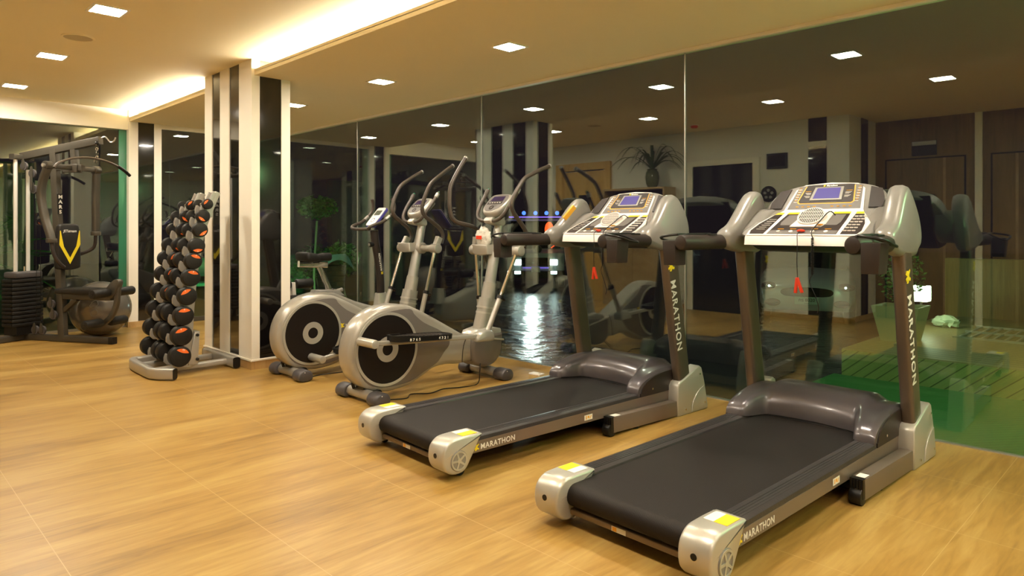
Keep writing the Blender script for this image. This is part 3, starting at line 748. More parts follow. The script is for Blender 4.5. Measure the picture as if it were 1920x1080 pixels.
    bm = BM(); tube(bm, [k0 + Vector((0, -.01, .004)), k0 + Vector((0, -.045, -.012)), (k0.x, 1.487, 1.17), (k0.x - .002, 1.486, 1.08), (k0.x + .002, 1.486, .99)], .0022, 6, smooth=3)
    obj('key_cord', bm, 'black', sk)
    bm = BM(); m_ = Matrix.Translation((k0.x, 1.486, .99))
    for a_ in (-.32, .12):
        mm = m_ @ Matrix.Rotation(a_, 4, 'Y'); box(bm, -.008, .008, -.006, .006, -.085, 0, mm)
    for v in bm.verts: pass
    obj('key_clip', bm, 'red', sk, bevel=.003)
    # heart-rate lead, coiled lower half
    j0 = fold(.105, .25, U + .004)
    lead = [j0, j0 + Vector((-.02, -.03, .02)), fold(.07, .12, .03), fold(.065, .02, .02), Vector((.085, 1.484, 1.20))]
    hl = obj('pulse_lead', tube(BM(), lead, .003, 6, smooth=4), 'black', T)
    bm = BM(); co = []
    for k in range(0, 150):
        a_ = k * 1.05; zz = 1.205 - k * .0013; co.append((.085 + .007 * math.cos(a_), 1.478 + .007 * math.sin(a_), zz))
    tube(bm, co, .0022, 5); tube(bm, [(.085, 1.478, 1.01), (.07, 1.478, .97), (.10, 1.478, .90), (.118, 1.478, .84), (.11, 1.478, .81)], .0022, 6, smooth=3)
    obj('coiled_lead', bm, 'black', hl)
    return T
tm = make_treadmill(); tm.location = (-1.574, 2.191, 0); tm.rotation_euler = (0, 0, -.028)
tag(tm, 'black treadmill nearest the camera, its rear caps at the bottom edge of the photo', 'treadmill', 'treadmills facing the glass')
t2 = copy_tree(tm); t2.location = (-3.017, 2.219, 0); t2.rotation_euler = (0, 0, -.050)
tag(t2, 'black treadmill farther from the camera, beside the front elliptical, orange sticker on its left horn', 'treadmill', 'treadmills facing the glass')
# orange sticker only on the farther machine
for ch in t2.children:
    if ch.name.startswith('handle_horn') and sum(v.co.x for v in ch.data.vertices) < 0:
        m_ = Matrix.Translation((-.362, 1.62, 1.375)) @ Matrix.Rotation(math.radians(-38), 4, 'X') @ Matrix.Rotation(.3, 4, 'Y')
        obj('orange_sticker', box(BM(), -.004, .012, -.018, .018, -.06, .06, m_), 'amber', ch, smooth=False)
# ================================================================== ELLIPTICALS AND BIKE
def foot_bar(T, y, hw, name):
    b = obj(name, cyl(BM(), (-hw, y, .052), (hw, y, .052), .039), 'steel', T)
    for s in (-1, 1):
        bm = prism(BM(), sm([(y - .055, .012), (y - .066, .05), (y - .045, .085), (y, .098), (y + .045, .085), (y + .066, .05), (y + .055, .012), (y, .0)], 3), s * (hw - .075), s * (hw + .05), inset=.012, insetd=.016)
        fc = obj('foot_cap', bm, 'cap', b, angle=50)
        bm = BM()
        for k in range(5): tube(bm, [(s * (hw - .06 + k * .013), y - .052, .075), (s * (hw - .06 + k * .013), y - .03, .0935), (s * (hw - .06 + k * .013), y + .02, .0965)], .0022, 5)
        if s > 0: obj('cap_dot', ellip(BM(), (hw + .043, y - .01, .078), .008, .010, .008), 'print_w', b)
    obj('rating_label', box(BM(), -.16, -.10, y - .0345, y - .032, .045, .070), 'print_w', b, smooth=False)
    return b
BODY = [(.16, .050), (.05, .070), (-.06, .135), (-.135, .235), (-.158, .365), (-.130, .490), (-.055, .595), (.06, .662), (.19, .688), (.32, .680), (.42, .650), (.60, .560), (.80, .452), (.96, .370), (1.10, .330), (1.10, .150), (.98, .165), (.86, .160), (.72, .175), (.60, .160), (.50, .115), (.38, .068), (.26, .050)]
def cardio_body(T, brand=True, top_mark=None):
    bm = prism(BM(), sm(BODY, 4), -.085, .085, inset=.034, insetd=.030)
    b = obj('body_shell', bm, 'shell', T, angle=60)
    for s in (-1, 1):
        # darker side inlay, then the round cover with its ring
        inl = sm([(.16, .085), (.0, .13), (-.085, .25), (-.10, .36), (-.07, .50), (.03, .60), (.17, .640), (.36, .648), (.41, .60), (.50, .53), (.66, .452), (.74, .39), (.75, .33), (.70, .28), (.66, .235), (.62, .20), (.50, .15), (.36, .095)], 4)
        pn = obj('side_inlay', prism(BM(), inl, s * .080, s * .089, inset=.003, insetd=.003), 'shell_dark', b, angle=40)
        obj('cover_rim', ring(BM(), (s * .083, .16, .366), (s, 0, 0), .252, .272, .012, 64), 'silver', b)
        obj('flywheel_cover', cyl(BM(), (s * .080, .16, .366), (s * .092, .16, .366), .256, n=64), 'disc', b)
        obj('hub_ring', ring(BM(), (s * .091, .16, .366), (s, 0, 0), .046, .094, .005, 48), 'silver', b)
        bm = BM()
        for k in range(6):
            a = k * PI / 3 + .2; cyl(bm, (s * .095, .16 + .070 * math.cos(a), .366 + .070 * math.sin(a)), (s * .0975, .16 + .070 * math.cos(a), .366 + .070 * math.sin(a)), .009, n=12)
        obj('hub_bolts', bm, 'silver', b)
    # seams across the nose of the shell
    bm = BM()
    for pts in ([(.945, .385), (.90, .30), (.885, .165)], [(1.03, .345), (1.0, .26), (.985, .17)]):
        for s in (-1, 1): tube(bm, [(s * .0865, y, z) for y, z in pts], .003, 6, smooth=4)
    obj('shell_seam', bm, 'foam', b)
    if brand:
        f = lambda v: Vector((.0905 + v.z, .47 + v.x, .385 + v.y))
        text('brand_lettering', 'MARATHON', .042, 'print_w', b, lambda v: Vector((.0905 + v.z, .475 + v.x, .385 + v.y)), .012, .0005)
        runner('brand_mark', .042, 'yellow', b, lambda v: Vector((.0905 + v.z, .422 + v.x, .380 + v.y)), .0006)
    bm = BM(); box(bm, -.05, .05, -.02, .05, .03, .12); cyl(bm, (-.06, -.045, .13), (-.06, -.03, .085), .012); cyl(bm, (.05, .08, .055), (.10, .08, .055), .028, n=20)
    obj('rear_mount', bm, 'black', T)
    return b
ARM = [(.0, .0), (.050, .07), (.045, .150), (-.02, .200), (-.12, .225), (-.22, .245), (-.275, .290), (-.293, .37), (-.290, .46), (-.275, .555), (-.215, .655), (-.150, .745), (-.095, .815)]
PV = (1.345, 1.067)
def make_elliptical(th_l, th_r, bag=False):
    T = empty('elliptical_trainer', (0, 0, 0))
    foot_bar(T, 0, .225, 'rear_stabiliser'); foot_bar(T, 1.215, .235, 'front_stabiliser')
    cardio_body(T, True)
    # front housing and mast
    bm = prism(BM(), sm([(.99, .36), (.975, .24), (1.00, .15), (1.10, .105), (1.22, .115), (1.31, .20), (1.325, .33), (1.30, .385), (1.10, .37)], 3), -.115, .115, inset=.03)
    fh = obj('front_housing', bm, 'shell_dark', T, angle=60)
    obj('housing_collar', prism(BM(), [(1.02, .335), (1.325, .315), (1.31, .405), (1.20, .43), (1.05, .40)], -.108, .108, inset=.02), 'shell', T, angle=60)
    obj('nose_band', prism(BM(), [(.995, .355), (1.33, .300), (1.33, .318), (1.0, .372)], -.118, .118, inset=.004), 'silver', T, angle=60)
    bm = BM()
    prof = [(a * 1.0, b) for a, b in rrect(.125, .150, .045, 4)]
    sweep(bm, [(0, 1.175, .34), (0, 1.215, .52), (0, 1.245, .66)], prof, scales=[1.12, 1.0, .92])
    lm = obj('mast_shroud', bm, 'shell', T, angle=50)
    bm = BM()
    for z, y in ((.58, 1.228), (.535, 1.219)):
        sweep(bm, [(0, y, z - .008), (0, y + .003, z + .008)], [(a * 1.06, b * 1.06) for a, b in prof])
    obj('shroud_band', bm, 'silver', lm)
    bm = BM(); sweep(bm, [(0, 1.235, .60), (0, 1.275, .80), (0, 1.335, 1.08), (0, 1.40, 1.36)], circ(.047, 24), scales=[1.12, 1.05, .95, .85])
    obj('mast', bm, 'steel', T)
    bm = BM(); sweep(bm, [(0, 1.243, .64), (0, 1.262, .73), (0, 1.275, .79)], circ(.058, 24), scales=[1.05, 1.02, .98])
    obj('mast_sleeve', bm, 'shell', T)
    # pivots
    py, pz = PV
    obj('pivot_axle', cyl(BM(), (-.25, py, pz), (.25, py, pz), .034), 'shell', T)
    obj('pivot_collar', cyl(BM(), (-.075, py, pz), (.075, py, pz), .055, rnd=.008), 'shell', T)
    for s, th in ((-1, th_l), (1, th_r)):
        R_ = Matrix.Rotation(math.radians(th), 2)
        def P2(a, b):
            q = R_ @ Vector((a, b)); return (py + q.x, pz + q.y)
        x = s * .262
        hub = obj('arm_pivot', cyl(BM(), (x - .052, py, pz), (x + .052, py, pz), .045, rnd=.008), 'shell', T)
        bm = BM(); a = P2(0, .02); b = P2(.008, .115); rtube(bm, [(x, *a), (x, *b)], .052, .062, .012)
        obj('arm_clamp', bm, 'shell', hub, angle=50)
        pts = [(x + s * (.0 + .03 * min(1, max(0, (r_[1] - .2) / .5))), *P2(*r_)) for r_ in ARM]
        ar = obj('swing_handle', tube(BM(), pts[1:], .0185, 14, smooth=5), 'arm', T)
        e = Vector(catmull(pts[1:], 5)[-1]); e0 = Vector(catmull(pts[1:], 5)[-2]); d = (e - e0).normalized()
        obj('end_plug', cyl(BM(), e - d * .004, e + d * .012, .0205, rnd=.004), 'steel', ar)
        lo = [P2(0, -.03), P2(.055, -.62), P2(.0575, -.645), P2(.066, -.76)]
        la = obj('lower_link', tube(BM(), [(x, *lo[0]), (x, *lo[1])], .0155, 14), 'chrome', T)
        q = P2(.036, -.42)
        obj('link_sleeve', tube(BM(), [(x, *q), (x, *lo[3])], .0225, 16), 'shell', la)
        k = P2(.036, -.41); k2 = P2(.038, -.44)
        obj('link_clamp', tube(BM(), [(x, *k), (x, *k2)], .027, 16), 'black', la)
        obj('clamp_knob', cyl(BM(), (x, k2[0] + .02, k2[1]), (x, k2[0] + .055, k2[1] - .01), .013, rnd=.003), 'black', la)
        # pedal rail from the crank pin to the link foot
        F_ = Vector((x, lo[3][0], lo[3][1]))
        hubc = Vector((0, .16, .366))
        ang = math.radians(160 if s > 0 else -20) if th_r < -28 else math.radians(264 if s > 0 else 84)
        rad_ = .255 if th_r < -28 else .20
        pin = Vector((x, hubc.y + rad_ * math.cos(ang), hubc.z + rad_ * math.sin(ang)))
        if s < 0 and th_r < -28: pin = Vector((x, hubc.y + .2, hubc.z - .15))
        dd = (F_ - pin)
        pin_ = pin - dd.normalized() * .0
        rl = obj('pedal_rail', rtube(BM(), [pin_, F_], .036, .034, .008), 'shell', T, angle=50)
        obj('rail_joint', prism(BM(), sm([(F_.y - .13, F_.z - .03), (F_.y - .10, F_.z + .025), (F_.y - .03, F_.z + .052), (F_.y + .04, F_.z + .04), (F_.y + .06, F_.z), (F_.y + .05, F_.z - .04), (F_.y - .04, F_.z - .038)], 3), x - .045, x + .045, inset=.016), 'shell', rl, angle=60)
        obj('crank_pin', cyl(BM(), (s * .094, pin.y, pin.z), (s * .300, pin.y, pin.z), .031, rnd=.007), 'silver', rl)
        # foot pedal on the rail
        u = dd.normalized(); wv = Vector((1, 0, 0)); nz = wv.cross(u).normalized()
        if nz.z < 0: nz = -nz
        c = pin + u * .42 + nz * .020 + wv * (s * .012)
        mm = Matrix(((wv.x, u.x, nz.x, c.x), (wv.y, u.y, nz.y, c.y), (wv.z, u.z, nz.z, c.z), (0, 0, 0, 1)))
        out = sm([(-.066, -.20), (-.055, -.265), (0, -.285), (.055, -.265), (.066, -.20), (.082, -.03), (.080, .17), (.055, .232), (0, .245), (-.055, .232), (-.080, .17), (-.082, -.03)], 3)
        pd = obj('foot_pedal', prism(BM(), out, -.008, .022, 'xy', mtx=mm, inset=.006), 'black', T, angle=40)
        rings = catmull([(a * 1.0, b, 0) for a, b in out[::3]], 3, True)
        bm = BM(); nn = len(out)
        o_ = [bm.verts.new(mm @ Vector((a * 1.03, b * 1.02, -.010))) for a, b in out]; o2 = [bm.verts.new(mm @ Vector((a * 1.05, b * 1.03, .026 + (.008 if b < -.1 else 0)))) for a, b in out]
        i2 = [bm.verts.new(mm @ Vector((a * .93, b * .96, .026 + (.008 if b < -.1 else 0)))) for a, b in out]; i1 = [bm.verts.new(mm @ Vector((a * .93, b * .96, -.010))) for a, b in out]
        for A_, B_ in ((o_, o2), (o2, i2), (i2, i1), (i1, o_)):
            for j in range(nn): bm.faces.new((A_[j], A_[(j + 1) % nn], B_[(j + 1) % nn], B_[j]))
        obj('pedal_curb', bm, 'black', pd, angle=50)
        bm = BM()
        for k in range(11): 
            yy = -.17 + k * .034; sweep(bm, [mm @ Vector((-.058, yy, .0225)), mm @ Vector((.058, yy, .0225))], rrect(.014, .006, .002, 1))
        obj('pedal_ribs', bm, 'foam', pd)
        if s > 0:
            fq = lambda v, y0: mm @ Vector((.0868 + v.z, y0 + v.x, -.004 + v.y * .9))
            text('pedal_numbers', '8 7 6 5', .030, 'print_w', pd, lambda v: fq(v, -.175), .01, .0015, spacing=1.1)
            text('pedal_numbers', '4 3 2 1', .030, 'print_w', pd, lambda v: fq(v, .085), .01, .0015, spacing=1.1)
    # tray on the mast
    tr = obj('accessory_tray', prism(BM(), [(-.165, 1.105), (-.185, 1.118), (.02, 1.118), (.02, 1.035), (-.06, 1.025), (-.14, 1.030), (-.165, 1.05)], 1.215, 1.305, 'xz', inset=.010), 'shell', T, angle=50)
    # fixed handlebar
    obj('bar_bracket', prism(BM(), sm([(1.245, 1.305), (1.245, 1.345), (1.29, 1.36), (1.40, 1.35), (1.42, 1.30), (1.38, 1.28)], 2), -.045, .045, inset=.01), 'silver', T, angle=50)
    for s in (-1, 1):
        pts = [(s * .02, 1.272, 1.325), (s * .075, 1.262, 1.322), (s * .135, 1.265, 1.345), (s * .170, 1.285, 1.39), (s * .188, 1.33, 1.46), (s * .196, 1.395, 1.545), (s * .198, 1.435, 1.605)]
        hb = obj('fixed_handle', tube(BM(), pts, .0165, 12, smooth=5), 'arm', T)
        obj('handle_sensor', cyl(BM(), (s * .197, 1.405, 1.56), (s * .198, 1.430, 1.597), .0195, rnd=.003), 'steel' if s > 0 else 'arm', hb)
        obj('handle_tip', cyl(BM(), (s * .198, 1.436, 1.606), (s * .198, 1.442, 1.615), .008), 'gtrim', hb)
    # console: rounded wedge leaning away from the user
    c = Vector((0, 1.355, 1.465)); u = Vector((0, .74, .67)).normalized(); nf = Vector((0, -u.z, u.y))
    mm = Matrix(((1.2, u.x, nf.x, c.x), (0, u.y, nf.y, c.y), (0, u.z, nf.z, c.z), (0, 0, 0, 1)))
    out = sm([(-.060, -.120), (0, -.135), (.060, -.120), (.098, -.065), (.112, .01), (.110, .085), (.085, .118), (0, .128), (-.085, .118), (-.110, .085), (-.112, .01), (-.098, -.065)], 4)
    cs = obj('console', prism(BM(), out, -.050, .022, 'xy', mtx=mm, inset=.022, insetd=.024), 'shell', T, angle=70)
    obj('console_face', prism(BM(), [(a * .82, b * .82) for a, b in out], .020, .0245, 'xy', mtx=mm, inset=.003), 'panel_g', cs, angle=50)
    obj('console_screen', prism(BM(), [(-.066, .018), (.066, .018), (.060, .078), (-.060, .078)], .024, .0265, 'xy', mtx=mm), 'lcd_v', cs, smooth=False)
    obj('screen_strip', prism(BM(), [(-.076, -.022), (.076, -.022), (.072, .010), (-.072, .010)], .024, .026, 'xy', mtx=mm), 'foam', cs, smooth=False)
    bm = BM()
    for k in range(5): ellip(bm, mm @ Vector((-.052 + k * .026, -.006, .0265)), .009, .006, .004, su=12, sv=8)
    obj('console_buttons', bm, 'panel_w', cs)
    bm = ring(BM(), mm @ Vector((0, -.066, .024)), nf, .014, .026, .003, 30)
    obj('round_key', bm, 'foam', cs)
    return T
e1 = make_elliptical(0, -33); e1.location = (-4.31, 2.72, 0)
tag(e1, 'silver elliptical trainer nearest the camera, black numbered pedal in front of its round cover', 'elliptical trainer', 'elliptical trainers')
e2 = make_elliptical(-25, -20); e2.location = (-5.42, 2.72, 0)
tag(e2, 'silver elliptical trainer between the exercise bike and the numbered-pedal elliptical', 'elliptical trainer', 'elliptical trainers')
# bag lying in the tray of the front machine
bm = BM(); ellip(bm, (-4.385, 3.985, 1.175), .085, .035, .095, su=20, sv=14)
for v in bm.verts: v.co += Vector((random.uniform(-.012, .012), random.uniform(-.008, .008), random.uniform(-.014, .014)))
bg = obj('plastic_bag', bm, 'bag', angle=60); tag(bg, 'crumpled clear plastic bag with a red label in the front elliptical tray', 'bag')
obj('red_label', box(BM(), -4.43, -4.365, 3.940, 3.948, 1.165, 1.195, None), 'red', bg, smooth=False)

def make_bike():
    T = empty('exercise_bike', (-6.30, 2.75, 0))
    foot_bar(T, .44, .22, 'rear_stabiliser'); foot_bar(T, 1.42, .22, 'front_stabiliser')
    prof = sm([(.60, .10), (.40, .17), (.33, .32), (.36, .47), (.48, .57), (.66, .615), (.86, .60), (1.10, .50), (1.36, .42), (1.46, .40), (1.48, .22), (1.30, .16), (1.0, .15), (.8, .10)], 4)
    b = obj('body_shell', prism(BM(), prof, -.08, .08, inset=.03), 'shell', T, angle=60)
    obj('flywheel_cover', cyl(BM(), (.078, .68, .34), (.087, .68, .34), .20, n=48), 'disc', b)
    obj('seat_collar', prism(BM(), [(.62, .58), (.66, .64), (.92, .63), (1.0, .56)], -.05, .05, inset=.012), 'horn', T, angle=50)
    sp = obj('seat_post', rtube(BM(), [(0, .87, .55), (0, .715, .90)], .040, .055, .010), 'chrome', T, angle=50)
    obj('post_clamp', rtube(BM(), [(0, .865, .575), (0, .84, .625)], .062, .080, .012), 'black', sp, angle=50)
    obj('clamp_knob', cyl(BM(), (0, .90, .605), (0, .99, .625), .020, rnd=.005), 'steel', sp)
    obj('seat_slider', rtube(BM(), [(0, .50, .905), (0, .81, .888)], .045, .062, .010), 'chrome', T, angle=50)
    # saddle
    bm = BM(); out = sm([(-.115, .525), (-.125, .58), (-.09, .66), (-.04, .74), (-.03, .84), (0, .868), (.03, .84), (.04, .74), (.09, .66), (.125, .58), (.115, .525), (0, .505)], 4)
    prism(bm, out, .925, 1.01, 'xy', inset=.03)
    for v in bm.verts: v.co.z += .03 * max(0, (.62 - v.co.y) / .1) * (1 if v.co.z > .96 else .5) * .6 - .012 * (1 if .66 < v.co.y < .76 and v.co.z > .96 else 0)
    sd = obj('saddle', bm, 'pad', T, angle=70)
    obj('saddle_clamp', box(BM(), -.03, .03, .65, .71, .91, .935), 'black', sd, smooth=False)
    # foot and dark mast
    bm = BM(); sweep(bm, [(0, 1.475, .38), (0, 1.46, .56)], rrect(.11, .13, .02, 2), scales=[1.25, .8]); obj('mast_foot', bm, 'silver', T, angle=50)
    bm = BM(); sweep(bm, catmull([(0, 1.462, .52), (0, 1.455, .72), (0, 1.43, .92), (0, 1.395, 1.10), (0, 1.378, 1.24)], 5), circ(.043, 20), scales=None)
    ms = obj('mast', bm, 'foam', T)
    f = lambda v: Vector((.044 + v.z, 1.455 - v.y - .0 + v.x * -.16, .80 + v.x))
    text('brand_lettering', 'MARATHON', .034, 'print_w', ms, f, .012, .001)
    runner('brand_mark', .030, 'yellow', ms, lambda v: Vector((.044 + v.z, 1.437 + v.x, .762 + v.y)), .001)
    kb = obj('tension_knob', cyl(BM(), (0, 1.375, 1.09), (0, 1.318, 1.085), .028, rnd=.005), 'black', T); obj('knob_cap', cyl(BM(), (0, 1.317, 1.085), (0, 1.310, 1.084), .014), 'steel', kb)
    # handlebar loop
    for s in (-1, 1):
        pts = [(0, 1.325, 1.255), (s * .10, 1.24, 1.252), (s * .155, 1.205, 1.262), (s * .185, 1.235, 1.29), (s * .20, 1.36, 1.335), (s * .21, 1.47, 1.42), (s * .205, 1.50, 1.50), (s * .19, 1.475, 1.585)]
        hb = obj('handlebar', tube(BM(), pts, .0165, 12, smooth=5), 'arm', T)
        obj('pulse_sleeve', tube(BM(), [(s * .2035, 1.392, 1.355), (s * .2075, 1.437, 1.392)], .0185, 12), 'steel', hb)
    c = Vector((0, 1.405, 1.385)); u = Vector((0, .66, .75)).normalized(); nf = Vector((0, -u.z, u.y))
    mm = Matrix(((1, u.x, nf.x, c.x), (0, u.y, nf.y, c.y), (0, u.z, nf.z, c.z), (0, 0, 0, 1)))
    out = [(a, b) for a, b in rrect(.165, .27, .025, 4)]
    cs = obj('console', prism(BM(), out, -.030, .0, 'xy', mtx=mm, inset=.005), mat('violet_blue_housing', (.07, .06, .30), .3), T, angle=50)
    obj('console_face', prism(BM(), [(a * .93, b * .94) for a, b in out], -.001, .010, 'xy', mtx=mm, inset=.003), 'panel_w', cs, angle=50)
    obj('console_screen', prism(BM(), [(-.055, .015), (.055, .015), (.055, .085), (-.055, .085)], .0095, .0115, 'xy', mtx=mm), 'lcd_d', cs, smooth=False)
    obj('round_key', ring(BM(), mm @ Vector((0, -.055, .009)), nf, .024, .030, .002, 30), 'foam', cs)
    for s in (-1, 1):
        ck = obj('crank_arm', rtube(BM(), [(s * .10, .68, .34), (s * .11, .68 - s * .05, .34 + s * .16)], .02, .03, .006, up=Vector((1, 0, 0))), 'steel', T, angle=50)
        obj('pedal', box(BM(), s * .12, s * .22, .64 - s * .05, .72 - s * .05, .33 + s * .16, .355 + s * .16), 'black', ck, bevel=.006)
    return T
tag(make_bike(), 'upright exercise bike with chrome seat post and blue-edged console beside the striped column', 'exercise bike')
# cables on the floor
def cable(pts, label, r=.004):
    return tag(obj('power_cable', tube(BM(), pts, r, 8, smooth=6), 'black'), label, 'cable')
cable([(-4.22, 3.80, .17), (-4.16, 3.74, .08), (-4.10, 3.66, .006), (-4.10, 3.50, .005), (-4.16, 3.36, .005), (-4.12, 3.20, .005), (-4.20, 3.08, .005), (-4.12, 2.98, .005), (-4.17, 2.86, .005), (-4.13, 2.80, .005)], 'thin black cable running on the floor under the front elliptical')
cable([(-5.33, 3.78, .16), (-5.25, 3.66, .005), (-5.22, 3.45, .005), (-5.26, 3.20, .005), (-5.30, 2.95, .005), (-5.28, 2.82, .005)], 'thin black cable on the floor under the elliptical near the column')

t = empty('floor_socket', (-4.02, 4.27, 0), math.radians(4), 'small white socket plate lying on the floor between front elliptical and left treadmill', 'socket')
obj('plate', box(BM(), -.06, .06, -.035, .035, 0, .014), 'panel_w', t, bevel=.003)
obj('socket_face', box(BM(), -.035, .035, -.02, .02, .014, .016), 'print_w', t, smooth=False)
# ================================================================== DUMBBELL RACK
RX, RY = -6.42, 2.28
POST = [(.07, -.10), (.40, -.105), (.80, -.075), (1.03, -.040), (1.24, .0), (1.42, .065), (1.58, .130)]
def post_y(z):
    for (z0, y0), (z1, y1) in zip(POST, POST[1:]):
        if z <= z1: return y0 + (y1 - y0) * (z - z0) / (z1 - z0)
    return POST[-1][1]
def make_rack():
    T = empty('dumbbell_rack', (RX, RY, 0), 0, 'tall silver dumbbell rack leaning back in front of the striped column', 'dumbbell rack')
    fb = BM(); pts = catmull([(-.355, -.17, .052), (-.36, -.30, .052), (-.30, -.405, .052), (.27, -.425, .052)], 5) + [Vector((.34, -.395, .052)), Vector((.445, -.30, .052))]
    rtube(fb, pts, .062, .092, .018); f_ = obj('front_foot', fb, 'rack', T, angle=50)
    d = (pts[-1] - pts[-2]).normalized()
    bm = BM(); rtube(bm, [pts[-1] - d * .001, pts[-1] + d * .008], .060, .090, .018); obj('end_cap', bm, 'black', f_, angle=40)
    bm = BM(); d0 = (pts[0] - pts[1]).normalized(); rtube(bm, [pts[0] - d0 * .001, pts[0] + d0 * .008], .060, .090, .018); obj('end_cap', bm, 'black', f_, angle=40)
    rb = obj('rear_foot', rtube(BM(), [(-.38, .26, .055), (.335, .26, .055)], .062, .095, .020), 'rack', T, angle=50)
    for s, x in ((1, .335), (-1, -.38)): obj('end_cap', rtube(BM(), [(x, .26, .055), (x + s * .008, .26, .055)], .063, .096, .020), 'black', rb, angle=40)
    for x in (.17, -.17):
        obj('floor_tube', rtube(BM(), [(x, -.38, .045), (x, .235, .050)], .055, .055, .016), 'rack', T, angle=50)
    for x in (.205, -.140):
        # post curving back towards its top, a shallow channel open to the front
        pts = catmull([(x, yq, zq) for zq, yq in POST], 5)
        po = obj('post', rtube(BM(), pts, .105, .045, .006), 'rack', T, angle=40)
        bm = BM()
        for sx in (-.048, .048): rtube(bm, [p + Vector((sx, -.030, 0)) for p in pts], .010, .035, .003)
        obj('post_flange', bm, 'rack', po, angle=40)
        obj('post_gusset', prism(BM(), [(-.13, .075), (-.045, .075), (-.030, .36), (-.075, .36)], x - .06, x + .06, inset=.006), 'rack', T, angle=50)
        for q in (.12, .33): obj('gusset_knob', cyl(BM(), (x + .06, -.055, q), (x + .078, -.055, q), .013, rnd=.003), 'black', T)
    return T
rack = make_rack()
rows = [(2.064, .171, .088), (2.078, .346, .085), (2.092, .514, .081), (2.120, .680, .077), (2.150, .838, .075), (2.168, .979, .071), (2.195, 1.107, .067), (2.222, 1.245, .062), (2.244, 1.365, .056), (2.278, 1.469, .045)]
names = ['bottom', 'second lowest', 'third lowest', 'fourth lowest', 'fifth lowest', 'fifth highest', 'fourth highest', 'third highest', 'second highest', 'top']
angs = [-20, 10, 5, 25, -20, -15, 180, 215, 150, 45]
kg = ['10', '9', '8', '7', '6', '5', '4', '3', '2', '1']
def make_dumbbell(r, ang, num, L_):
    D = empty('dumbbell', (0, 0, 0))
    hl = .155 - .0; th = r * .95
    bm = BM(); cyl(bm, (-L_, 0, 0), (L_, 0, 0), .0155, n=16); cyl(bm, (-L_ * .55, 0, 0), (-L_ * .2, 0, 0), .0155, .019, n=16); cyl(bm, (L_ * .2, 0, 0), (L_ * .55, 0, 0), .019, .0155, n=16)
    obj('grip_bar', bm, 'chrome', D)
    for s in (-1, 1):
        hd = obj('head', cyl(BM(), (s * L_, 0, 0), (s * (L_ + th), 0, 0), r, n=36, rnd=r * .11), 'rubber', D, angle=60)
        xo = L_ + th
        obj('head_ring', ring(BM(), (s * (xo - .001), 0, 0), (s, 0, 0), r * .60, r * .63, .0015, 32), 'black', hd)
        pts = []
        for k in range(9): a = math.radians(40 + 100 * k / 8); pts.append((.78 * r * math.cos(a) * 1.0, .78 * r * math.sin(a)))
        w_ = pts[0][0]; z0 = pts[0][1]
        for k in range(1, 8): q = 1 - k / 4; pts.append((-w_ * -1 * (-1 + k / 4) * 1.0, z0 - .12 * r * math.sin(PI * k / 8)))
        a_ = math.radians(ang)
        pp = [(a * math.cos(a_) - b * math.sin(a_), a * math.sin(a_) + b * math.cos(a_)) for a, b in pts]
        lb = obj('weight_label', prism(BM(), pp, s * (xo - .001), s * (xo + .0018)), 'orange', hd, smooth=False)
        ca, sa = math.cos(a_), math.sin(a_)
        def fn(v):
            a, b = v.x, v.y + .60 * r; return Vector((s * (xo + .0019) + v.z, s * (a * ca * 1 - b * sa * s) if s > 0 else -(a * ca + b * sa), a * sa * (1 if s > 0 else -1) * s + b * ca)) if False else Vector((s * (xo + .0022) + v.z * .5, (a * s) * ca - b * sa, (a * s) * sa + b * ca))
        text('weight_number', num, r * .26, 'print_w', hd, fn, .01, .0005, align='CENTER')
    return D
for i, (y, z, r) in enumerate(rows):
    k = (r - .045) / .043; hl = .080 + .032 * k; pd_ = .38 + .05 * k
    D = make_dumbbell(r, angs[i], kg[i], hl)
    cx = -6.045 - .03 * k - (hl + r * .95)
    D.location = (cx, y, z); D.rotation_euler = (math.radians([0, 4, -3, 2, 6, -4, 3, 0, -5, 2][i]), 0, 0)
    tag(D, 'black orange-labelled dumbbell, right one of the %s rack row' % names[i], 'dumbbell', 'dumbbells on the rack')
    D2 = copy_tree(D); D2.location = (cx - pd_, y, z); D2.rotation_euler = (math.radians(random.uniform(-60, 60)), 0, 0)
    tag(D2, 'black orange-labelled dumbbell, left one of the %s rack row' % names[i], 'dumbbell', 'dumbbells on the rack')
    for c in (cx, cx - pd_):
        for s in (-1, 1):
            x = c + s * (hl - .020) - RX; yy = y - RY; bk = post_y(z - .06) - .02
            path = [(bk + .015, z + .010), (yy + .040, z - .002), (yy + .022, z - .015), (yy + .0, z - .020), (yy - .016, z - .016), (yy - .024, z - .006), (yy - .034, z - .008), (yy - .044, z - .040), (yy - .044, z - .078), (yy - .02, z - .105), (bk + .015, z - .115)]
            prism_bm = prism(BM(), path, x - .015, x + .015)
            obj('cradle', prism_bm, 'rack', rack, angle=40, bevel=.003)
